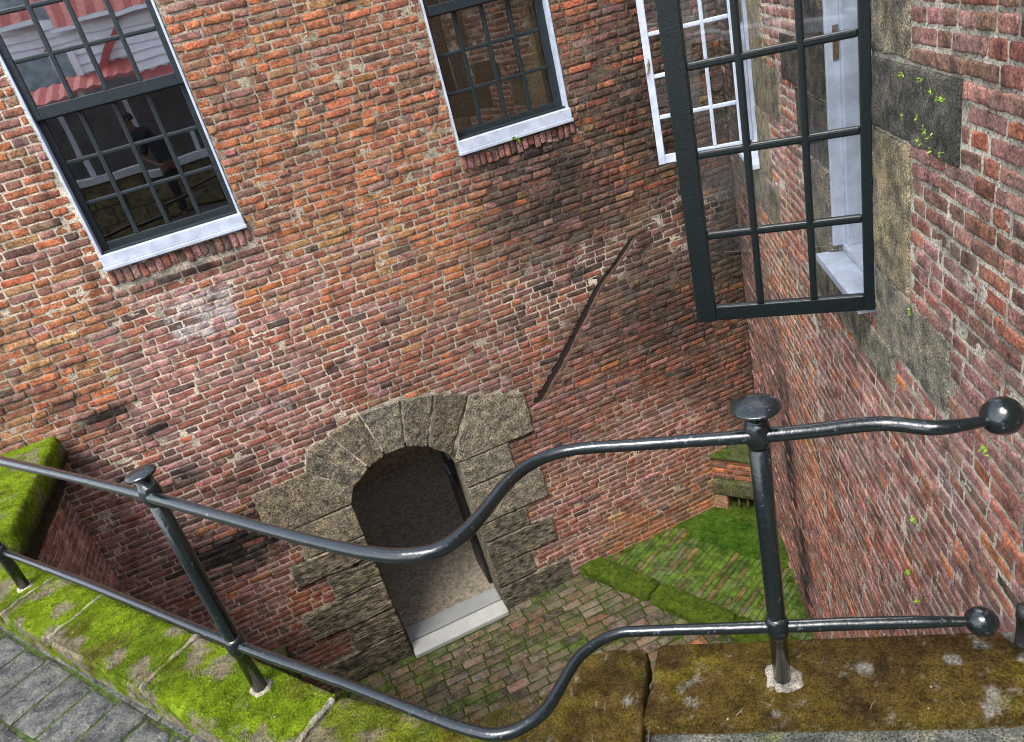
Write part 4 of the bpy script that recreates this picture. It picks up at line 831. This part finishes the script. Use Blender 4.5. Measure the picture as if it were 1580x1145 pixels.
# ------------------------------------------------------------------ pavement
mpV0 = np.array([-1.60, 1.79]); VD = np.array([.600, .800]); VN = np.array([-.800, .600])
def mpV(a, b, d):
    a = np.asarray(a, float); b = np.asarray(b, float); U = mpV0[0] + VD[0] * a + VN[0] * b; W = mpV0[1] + VD[1] * a + VN[1] * b
    return np.stack([U, -W, np.asarray(d, float)], -1)
pv = empty('pavement', (-1.5, -3, 0), kind='structure')
PT = lambda a, b: (np.tile(np.array([0, 0, 0, 0, 0, 1.0, 0, 0]), (np.size(a), 1)), np.tile(np.array([.07, .085, .03]), (np.size(a), 1)))
PALs = PAL.copy()
def pave_col(a, b, rb, ed=None):
    g = np.clip(n2(np.asarray(a, float), np.asarray(b, float), 8, 4, 111) * .8 + .45, 0, 1)[:, None]; base = np.array([.10, .103, .105]) * (1 - g) + np.array([.22, .22, .21]) * g
    if rb is not None:
        base = base * (.75 + .5 * rb[:, None]); pk = (rb > .7)[:, None] * np.clip(n2(np.asarray(a, float), np.asarray(b, float), 14, 3, 112) * 2, 0, 1)[:, None]; base = base * (1 - pk * .5) + np.array([.28, .23, .19]) * pk * .5
    return base, np.ones(np.size(a))
def pj(a, b, rb, ed=None):
    g = np.clip(n2(np.asarray(a, float), np.asarray(b, float), 12, 3, 115) + .5, 0, 1)[:, None]; return np.array([.07, .06, .045]) * (1 - g) + np.array([.10, .16, .03]) * g, np.ones(np.size(a))
brick_field('paving_tile', mpV, -1.2, 3.2, [(-.075, .0)], PT, L=.165, H=.165, bond='run', joint=.012, grid=(14, 8), rough=.0025, parent=pv, seed=61, moss=pave_col, round_=.06, mats=M_COARSE)
brick_field('paving_tile', mpV, -1.2, 3.2, [(0, .232), (.232, .464), (.464, .70), (.70, .93), (.93, 1.16), (1.16, 1.4)], PT, L=.165, H=.165, bond='run', joint=.013, grid=(14, 16), rough=.0025, parent=pv, seed=62, moss=pave_col, round_=.04, mats=M_COARSE)
mortar_sheet('joint_soil', mpV, -1.3, 3.3, -.09, 1.45, PT, parent=pv, moss=pj, step=.04, d=-.005, amp=.004, mat=M_MOSS)
grd = MB(); grd.add([(-30, -60, -.02), (30, -60, -.02), (30, -4.3, -.02), (-30, -4.3, -.02)], [(0, 1, 2, 3)])
grd.add([(-30, -4.3, -.02), (-2.1, -4.3, -.02), (-2.1, 0.0, -.02), (-30, 0, -.02)], [(0, 1, 2, 3)])
grd.add([(-2.1, -4.3, -.02), (-.45, -4.3, -.02), (-.55, -3.3, -.02), (-1.7, -1.75, -.02), (-2.1, -1.3, -.02)], [(0, 1, 2, 3, 4)])
grd.add([(-.45, -4.3, -.02), (1.3, -4.3, -.02), (1.15, -4.02, -.02), (.42, -3.62, -.02), (-.1, -3.75, -.02), (-.55, -3.3, -.02)], [(0, 1, 2, 3, 4, 5)])
g0 = grd.build('ground', mk_plain('grey_paving', (.14, .145, .14), .9, .8, 30, var=.35), kind='structure')

# ------------------------------------------------------------------ iron railing
rail = empty('iron_railing', (.77, -3.7, CT), 'dark painted iron railing with mushroom-capped posts and S-bent rails on the mossy coping', 'railing')
ZT, ZL = CT + .752, CT + .189
PATH_T = [(-1.75, 1.42), (-1.46, 1.745), (-1.055, 2.259), (-.802, 2.574), (-.549, 2.895), (-.35, 3.160), (-.195, 3.365), (-.086, 3.50), (-.017, 3.572), (.028, 3.604), (.079, 3.622), (.142, 3.603), (.201, 3.56), (.268, 3.506), (.328, 3.476), (.394, 3.472), (.462, 3.499), (.578, 3.580), (.689, 3.655), (.771, 3.712), (.865, 3.769), (.93, 3.805), (.976, 3.838), (1.007, 3.880), (1.027, 3.906), (1.07, 3.930), (1.109, 3.945), (1.14, 3.952)]
PATH_L = [(-1.75, 1.35), (-1.459, 1.715), (-1.112, 2.149), (-.923, 2.391), (-.528, 2.905), (-.268, 3.220), (-.148, 3.371), (-.041, 3.506), (.026, 3.580), (.062, 3.607), (.103, 3.620), (.171, 3.614), (.221, 3.585), (.275, 3.543), (.328, 3.511), (.391, 3.498), (.443, 3.504), (.485, 3.525), (.604, 3.598), (.752, 3.690), (.899, 3.778), (1.017, 3.852), (1.108, 3.911), (1.145, 3.936)]
def smooth_path(P, n=6, it=2):
    P = np.array(P, float); out = []
    for i in range(len(P) - 1):
        p0, p1, p2, p3 = P[max(i - 1, 0)], P[i], P[i + 1], P[min(i + 2, len(P) - 1)]
        for t in np.linspace(0, 1, n, endpoint=False):
            out.append(.5 * ((2 * p1) + (-p0 + p2) * t + (2 * p0 - 5 * p1 + 4 * p2 - p3) * t * t + (-p0 + 3 * p1 - 3 * p2 + p3) * t ** 3))
    out.append(P[-1]); P = np.array(out)
    for _ in range(it): P[1:-1] = .25 * P[:-2] + .5 * P[1:-1] + .25 * P[2:]
    return P
def make_rail(path, z, seed, br=.038):
    P = smooth_path(path); P3 = np.stack([P[:, 0], -P[:, 1], np.full(len(P), z)], 1)
    s = np.concatenate([[0], np.cumsum(np.linalg.norm(np.diff(P3, axis=0), axis=1))]); rem = s[-1] - s
    R = .0146 + .0010 * np.sin(s * 7) ; R = np.where(rem < .12, .0095 + (R - .0095) * np.clip(rem / .12, 0, 1), R)
    m = MB(); m.tube(P3, R, 18, wob=.0009, seed=seed); o = m.build('rail', M_IRON, rail, smooth=True)
    e = P3[-1]; b = MB(); t = P3[-1] - P3[-4]; t /= np.linalg.norm(t)
    prof = [(.002, -br)] + [(br * math.sin(a), -br * math.cos(a)) for a in np.linspace(.15, 2.99, 22)] + [(.002, br)]
    b.lathe(e, prof, 30, wob=.0015, seed=seed + 3); b.build('ball_finial', M_IRON, o, smooth=True)
    return o
make_rail(PATH_T, ZT, 1); make_rail(PATH_L, ZL, 2, .034)
M_LIMEP = mk_stone('pale_cement', 200, .7, .7)
for i, (u, w) in enumerate([(.774, 3.700), (-.528, 2.905), (-1.462, 1.722)]):
    m = MB(); m.tube([(u, -w, CT - .05), (u, -w, .35), (u, -w, .6), (u, -w, CT + .81)], [.0215, .0215, .0222, .0222], 24, wob=.0008, seed=i); p = m.build('post', M_IRON, rail, smooth=True)
    c = MB(); zc = CT + .80
    ck = (.96, .76, .80)[i]; c.lathe((u, -w, zc), [(.020, -.016)] + [(a_ * ck, z_) for a_, z_ in [(.025, .0), (.043, .009), (.0515, .014), (.0535, .0175), (.050, .021), (.038, .0255), (.024, .0285), (.010, .030), (.001, .0305)]], 28, wob=.0022, seed=i + 9); c.build('cap', M_IRON, p, smooth=True)
    for z in (ZT, ZL):
        k = MB(); k.lathe((u, -w, z), [(.0215, -.034), (.0265, -.022), (.0295, -.006), (.0295, .006), (.0265, .022), (.0215, .034)], 24, wob=.0018, seed=i + 4); k.build('collar', M_IRON, p, smooth=True)
    r_ = np.random.default_rng(i); n = 22; ang = np.linspace(0, 2 * math.pi, n, endpoint=False); rr = (.047, .036, .034)[i] + r_.normal(0, .0055, n)
    V = [(u, -w, CT + .007)]
    for ring, (kk, zz) in enumerate([(.5, .007), (.85, .005), (1.0, .0005), (1.0, -.02)]):
        for a, q in zip(ang, rr): V.append((u + math.cos(a) * q * kk, -w + math.sin(a) * q * kk, CT + zz + r_.normal(0, .0008)))
    F = [(0, 1 + k, 1 + (k + 1) % n) for k in range(n)] + [(1 + a * n + k, 1 + (a + 1) * n + k, 1 + (a + 1) * n + (k + 1) % n, 1 + a * n + (k + 1) % n) for a in range(3) for k in range(n)]
    s = MB(); s.add(V, F); s.build('cement_footing', M_LIMEP, p, smooth=True, col=(.42, .38, .32))

# ------------------------------------------------------------------ gate pintle on the right wall, weeds
pin = empty('gate_pintle', tuple(mpR(np.array(4.40), np.array(.2), np.array(.03))), 'black iron hinge pin set in the bricks at the right edge', 'hinge pin')
c = mpR(np.array(4.50), np.array(.0), np.array(.045)); m = MB(); m.lathe((c[0], c[1], .17), [(.012, 0), (.017, .004), (.017, .012), (.016, .014), (.016, .085), (.019, .088), (.019, .118), (.012, .122), (.001, .123)], 20); m.build('pin', M_DARKMETAL, pin, smooth=True)
m = MB(); m.box(mpR(np.array(4.49), np.array(.19), np.array(-.02)), mpR(np.array(.02), 0, 0) - mpR(np.array(0.), 0, 0), mpR(np.array(0.), 0, .06) - mpR(np.array(0.), 0, 0), (0, 0, .03), .003); m.build('bracket', M_DARKMETAL, pin)
M_LEAF = mk_plain('leaf', (.22, .38, .03), .6, 0, 60)
def weed(P, N, n, size, label, seed, group=None):
    r = np.random.default_rng(seed); V = []; F = []; P = np.array(P, float); N = np.array(N, float); N /= np.linalg.norm(N)
    for i in range(n):
        d = N * r.uniform(.3, 1) + r.normal(0, .75, 3); d /= np.linalg.norm(d); L = size * r.uniform(.4, 1); s = np.cross(d, r.normal(0, 1, 3)); s /= np.linalg.norm(s); w = L * r.uniform(.14, .26)
        b = P + r.normal(0, size * .35, 3) * (1 - np.abs(N)); k = len(V); upv = np.cross(s, d) * w * .5
        V += [b, b + d * L * .45 + s * w + upv, b + d * L * .8 + s * w * .7, b + d * L, b + d * L * .8 - s * w * .7, b + d * L * .45 - s * w + upv, b + d * L * .5]
        F += [(k, k + 1, k + 6), (k + 1, k + 2, k + 6), (k + 2, k + 3, k + 6), (k + 3, k + 4, k + 6), (k + 4, k + 5, k + 6), (k + 5, k, k + 6)]
    o = npmesh('weed', V, F, M_LEAF, None, smooth=False); tag(o, label, 'weed', group)
rn3 = np.array([RN[0], RN[1], 0])
for i, (s, z, n, sz, lab) in enumerate([(3.72, -.106, 14, .022, 'tiny yellow-green fern in the right wall, above the lower ball'), (3.69, -.37, 16, .024, 'green tuft in the right wall just above the lower rail'), (4.177, .50, 14, .018, 'yellowish weed on the right wall below the upper ball finial'),
                                  (3.78, -.43, 10, .022, 'low trailing tuft just above the lower rail end'),
                                  (3.672, .66, 9, .012, 'tiny green sprig by the lower grey stone block')]):
    weed(mpR(np.array(s), np.array(z), np.array(.006)), rn3, n, sz, lab, 300 + i, 'weeds in the right wall')
r_ = np.random.default_rng(5)
for i in range(13):
    weed(mpR(np.array(r_.uniform(3.62, 3.93)), np.array(r_.uniform(1.18, 1.35)), np.array(.016)), rn3, 7, .012, 'tiny yellow-green moss sprig on the dark stone block beside the open casement', 330 + i, 'moss sprigs on the dark stone')
weed((1.72, -.03, .965), (0, -.5, 1), 26, .035, 'small bright green weed rooted under the middle window sill', 320)

# ------------------------------------------------------------------ house behind the viewer (seen mirrored in the left window)
M_SIDE = mk_plain('white_boards', (.66, .67, .72), .6, .1, 10, var=.06); M_RED = mk_plain('red_roofing', (.30, .06, .055), .55, .2, 20, var=.2); M_BASE = mk_stone('garden_stone', 120, .5, .6)
hs = empty('boarded_house', (-2, -8, 0), 'white weatherboarded house with red iron roofs, mirrored in the left window', 'house')
YB = -7.7
m = MB(); m.box((-4.5, YB - .3, 0), (6.2, 0, 0), (0, .25, 0), (0, 0, .78)); m.build('stone_base', M_BASE, hs, col=(.20, .16, .085))
m = MB()
for k in range(14):
    for j in range(3):
        m.box((-4.5 + k * .45 + (j % 2) * .2, YB - .06, .02 + j * .25), (.43, 0, 0), (0, .03 + .01 * random.random(), 0), (0, 0, .235), .012)
m.build('base_block', M_BASE, hs, col=(.22, .18, .10))
m = MB(); m.box((-4.5, YB - .3, .78), (6.2, 0, 0), (0, .36, 0), (0, 0, .11), .008); m.build('ledge', M_SIDE, hs)
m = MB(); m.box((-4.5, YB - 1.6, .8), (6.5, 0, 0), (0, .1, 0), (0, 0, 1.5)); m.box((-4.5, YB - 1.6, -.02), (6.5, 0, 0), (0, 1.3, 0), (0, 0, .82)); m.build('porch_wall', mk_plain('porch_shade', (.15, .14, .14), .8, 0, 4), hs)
for x in (-2.05, -.93, -.1, .9): m = MB(); m.box((x - .035, YB - .2, .89), (.07, 0, 0), (0, .07, 0), (0, 0, 1.25), .006); m.build('porch_post', M_SIDE, hs)
m = MB(); k = 60; x = np.linspace(-3.6, 1.6, k * 2); zz = .012 * np.sin(np.arange(k * 2) * math.pi / 2)
V = [(a, YB + .14, 2.06 + b) for a, b in zip(x, zz)] + [(a, YB - .5, 2.26 + b) for a, b in zip(x, zz)]; m.add(V, [(i, i + 1, i + 1 + 2 * k, i + 2 * k) for i in range(2 * k - 1)]); m.box((-3.6, YB + .12, 2.02), (5.2, 0, 0), (0, .02, 0), (0, 0, .025)); m.build('canopy_roof', M_RED, hs)
m = MB()
for j in range(9):
    z = 2.16 + j * .115; xl = -1.95 - .0 * j
    V = [(xl, YB - .47, z), (1.7, YB - .47, z), (1.7, YB - .50, z + .12), (xl, YB - .50, z + .12), (xl, YB - .5, z), (1.7, YB - .5, z)]; m.add(V, [(0, 1, 2, 3), (4, 5, 1, 0)])
m.build('weatherboard', M_SIDE, hs)
m = MB(); A = np.array([-1.72, YB - .40, 2.12]); B = np.array([-.90, YB - .40, 3.0]); t = B - A; nrm_ = np.array([-t[2], 0, t[0]]) / np.linalg.norm(t); m.box(A, t, nrm_ * .11, (0, .05, 0)); m.build('rake_board', M_RED, hs)
m = MB(); x = np.linspace(-1.75, 3.5, 90); zz = .012 * np.sin(np.arange(90) * math.pi / 2); V = [(a, YB - .30, 3.05 + b) for a, b in zip(x, zz)] + [(a, YB - 2.4, 5.6 + b) for a, b in zip(x, zz)]; m.add(V, [(i, i + 1, i + 91, i + 90) for i in range(89)]); m.build('roof', M_RED, hs)  # roof carried up high to keep bright sky off the rail fronts
m = MB(); m.box((-6.5, YB - 2.6, 0), (4.7, 0, 0), (0, .3, 0), (0, 0, 4.6)); m.build('added_grey_wing', mk_plain('grey_boards', (.26, .31, .33), .7, .2, 6), hs); m = MB(); m.box((1.7, YB - .8, 0), (2.5, 0, 0), (0, .3, 0), (0, 0, 3.2)); m.build('side_wall', bpy.data.materials['grey_boards'], hs)  # grey wing added so the left panes mirror grey, not bright sky
m = MB(); m.box((-1.8, YB - .34, 3.0), (3.6, 0, 0), (0, .05, 0), (0, 0, .05)); m.build('gutter', M_SIDE, hs)
m = MB(); m.box((-2.02, YB - .5, 2.1), (.08, 0, 0), (0, .06, 0), (0, 0, 1.05)); m.build('corner_post', M_SIDE, hs)

# ------------------------------------------------------------------ person behind the viewer
def skin(name, verts, edges, radii, mat, parent, sub=2):
    me = bpy.data.meshes.new(name); me.from_pydata([tuple(v) for v in verts], edges, []); o = link(name, me, mat, parent)
    md = o.modifiers.new('skin', 'SKIN'); md.use_smooth_shade = True
    for i, r in enumerate(radii):
        r = (r, r) if not isinstance(r, tuple) else r; me.skin_vertices[0].data[i].radius = r
    me.skin_vertices[0].data[0].use_root = True
    o.modifiers.new('sub', 'SUBSURF').levels = sub; o.modifiers['sub'].render_levels = sub; return o
PX, PY = -.98, -7.25
M_SKIN = mk_plain('skin', (.16, .075, .045), .5, 0, 60); M_SHIRT = mk_plain('dark_shirt', (.018, .022, .032), .85, .3, 40); M_TROU = mk_plain('black_trousers', (.012, .012, .014), .85, .3, 40); M_HAIR = mk_plain('dark_hair', (.012, .01, .009), .7, 0, 80)
PZ = .06
pe = empty('person', (PX, PY, -.02), 'person in dark shirt and trousers with hands at the waist, mirrored in the left window', 'person')
b = lambda x, y, z: (PX + x, PY + y, z * 1.0 + (PZ if z > .5 else 0))
Vb = [b(0, 0, .88), b(0, 0, 1.0), b(0, .01, 1.18), b(0, .0, 1.30), b(0, .01, 1.37), b(0, .02, 1.42), b(0, .03, 1.50),
      b(.1, 0, .84), b(.11, .02, .46), b(.11, -.01, .06), b(.12, .12, .02), b(-.1, 0, .84), b(-.11, .02, .46), b(-.11, -.01, .06), b(-.12, .12, .02),
      b(.17, 0, 1.29), b(.26, -.04, 1.06), b(.10, .16, .94), b(.04, .21, .93), b(-.17, 0, 1.29), b(-.30, -.04, 1.07), b(-.12, .17, .92), b(-.04, .21, .91)]
Eb = [(0, 1), (1, 2), (2, 3), (3, 4), (4, 5), (5, 6), (0, 7), (7, 8), (8, 9), (9, 10), (0, 11), (11, 12), (12, 13), (13, 14), (3, 15), (15, 16), (16, 17), (17, 18), (3, 19), (19, 20), (20, 21), (21, 22)]
# fingers
def fingers(c, sx):
    out = []
    for k, (dy, L_) in enumerate([(-.03, .055), (-.01, .065), (.01, .062), (.03, .05)]):
        out.append([b(c[0] - sx * .01, c[1] + .0, c[2] + dy), b(c[0] + sx * L_ * .6, c[1] + .018, c[2] + dy), b(c[0] + sx * L_, c[1] - .0, c[2] + dy - .008)])
    out.append([b(c[0] - sx * .02, c[1], c[2] + .02), b(c[0] - sx * .0, c[1] + .0, c[2] + .055), b(c[0] + sx * .02, c[1], c[2] + .07)]); return out
Rb = [(.13, .10), (.125, .095), (.15, .105), (.13, .095), .06, .052, (.078, .095), .085, .056, .038, (.04, .03), .085, .056, .038, (.04, .03), .055, .04, .03, (.032, .018), .055, .04, .03, (.032, .018)]
for c, sx in (((.04, .21, .93), -1), ((-.04, .21, .91), 1)):
    root = 18 if sx < 0 else 22
    for ch in fingers(c, sx):
        k = len(Vb); Vb += ch; Eb += [(root, k), (k, k + 1), (k + 1, k + 2)]; Rb += [.010, .009, .007]
body = skin('body', Vb, Eb, Rb, M_SKIN, pe)
skin('shirt', [b(0, 0, .90), b(0, 0, 1.02), b(0, .01, 1.18), b(0, 0, 1.30), b(0, .0, 1.355), b(.17, 0, 1.29), b(.25, -.03, 1.09), b(-.17, 0, 1.29), b(-.285, -.03, 1.10)], [(0, 1), (1, 2), (2, 3), (3, 4), (3, 5), (5, 6), (3, 7), (7, 8)], [(.16, .13), (.155, .12), (.175, .13), (.155, .115), .07, .075, .065, .075, .065], M_SHIRT, pe)
skin('trousers', [b(0, 0, .90), b(0, 0, .84), b(.1, 0, .80), b(.11, .02, .46), b(.11, -.01, .08), b(-.1, 0, .80), b(-.11, .02, .46), b(-.11, -.01, .08)], [(0, 1), (1, 2), (2, 3), (3, 4), (1, 5), (5, 6), (6, 7)], [(.15, .12), (.14, .11), .1, .075, .06, .1, .075, .06], M_TROU, pe)
m = MB(); m.lathe(b(0, .0, 1.475), [(.09, .0), (.096, .03), (.092, .065), (.07, .10), (.035, .118), (.002, .123)], 18); m.build('hair', M_HAIR, pe, smooth=True)
m = MB()
for sx in (-1, 1): m = MB(); m.lathe(b(sx * .033, .108, 1.505), [(.002, -.012), (.010, -.006), (.012, 0), (.010, .006), (.002, .012)], 8); m.build('eye', M_HAIR, pe, smooth=True)
m = MB(); m.tube([b(0, .105, 1.505), b(0, .132, 1.475), b(0, .112, 1.465)], [.008, .014, .008], 8); m.build('nose', M_SKIN, pe, smooth=True)

# ------------------------------------------------------------------ straw, twigs and grit lying about
r_ = np.random.default_rng(12); m = MB(); M_STRAW = mk_plain('straw', (.28, .21, .11), .8, 0, 50)
def bit(x, y, z, L, a, rad=.0009):
    d = np.array([math.cos(a), math.sin(a), 0]) * L / 2; o = np.array([x, y, z]); k = np.array([-d[1], d[0], 0]) * r_.uniform(-.25, .25); m.tube([o - d, o + k + np.array([0, 0, .001]), o + d], [rad, rad, rad * .5], 5)
for i in range(26):
    t, sx = r_.uniform(-1.3, .8), r_.uniform(.24, .75); q = LI0 + LD * t - LN * sx; bit(q[0], -q[1], .004, r_.uniform(.012, .05), r_.uniform(0, 3.14))
for i in range(11):
    t = r_.random(); q = np.array([.45, 3.58]) + t * np.array([.75, .42]) + r_.normal(0, .04, 2); bit(q[0], -q[1], CT + .004, r_.uniform(.01, .035), r_.uniform(0, 3.14), .0007)
for i in range(26): bit(r_.uniform(-.4, 1.6), -r_.uniform(.1, 2.6), FLOOR + .006, r_.uniform(.02, .08), r_.uniform(0, 3.14), .0016)
m.build('straw_litter', M_STRAW, None, smooth=True, kind='stuff')
m = MB()
for i in range(34):
    t = r_.random(); q = np.array([.0, 3.6]) + t * np.array([1.2, .42]) + r_.normal(0, .07, 2)
    if q[0] < .35: continue
    rr = r_.uniform(.001, .003); m.lathe((q[0], -q[1], CT - .001), [(rr * .6, 0), (rr, rr * .5), (rr * .5, rr * 1.1)], 6)
for i in range(50):
    t, sx = r_.uniform(-1.3, .9), r_.uniform(.02, .6); q = LI0 + LD * t - LN * sx; rr = r_.uniform(.0015, .004); m.lathe((q[0], -q[1], CT - .001 if sx < .23 else .001), [(rr * .6, 0), (rr, rr * .5), (rr * .5, rr * 1.1)], 6)
m.build('grit', mk_plain('pale_grit', (.32, .27, .21), .8, 0, 90), None, kind='stuff')
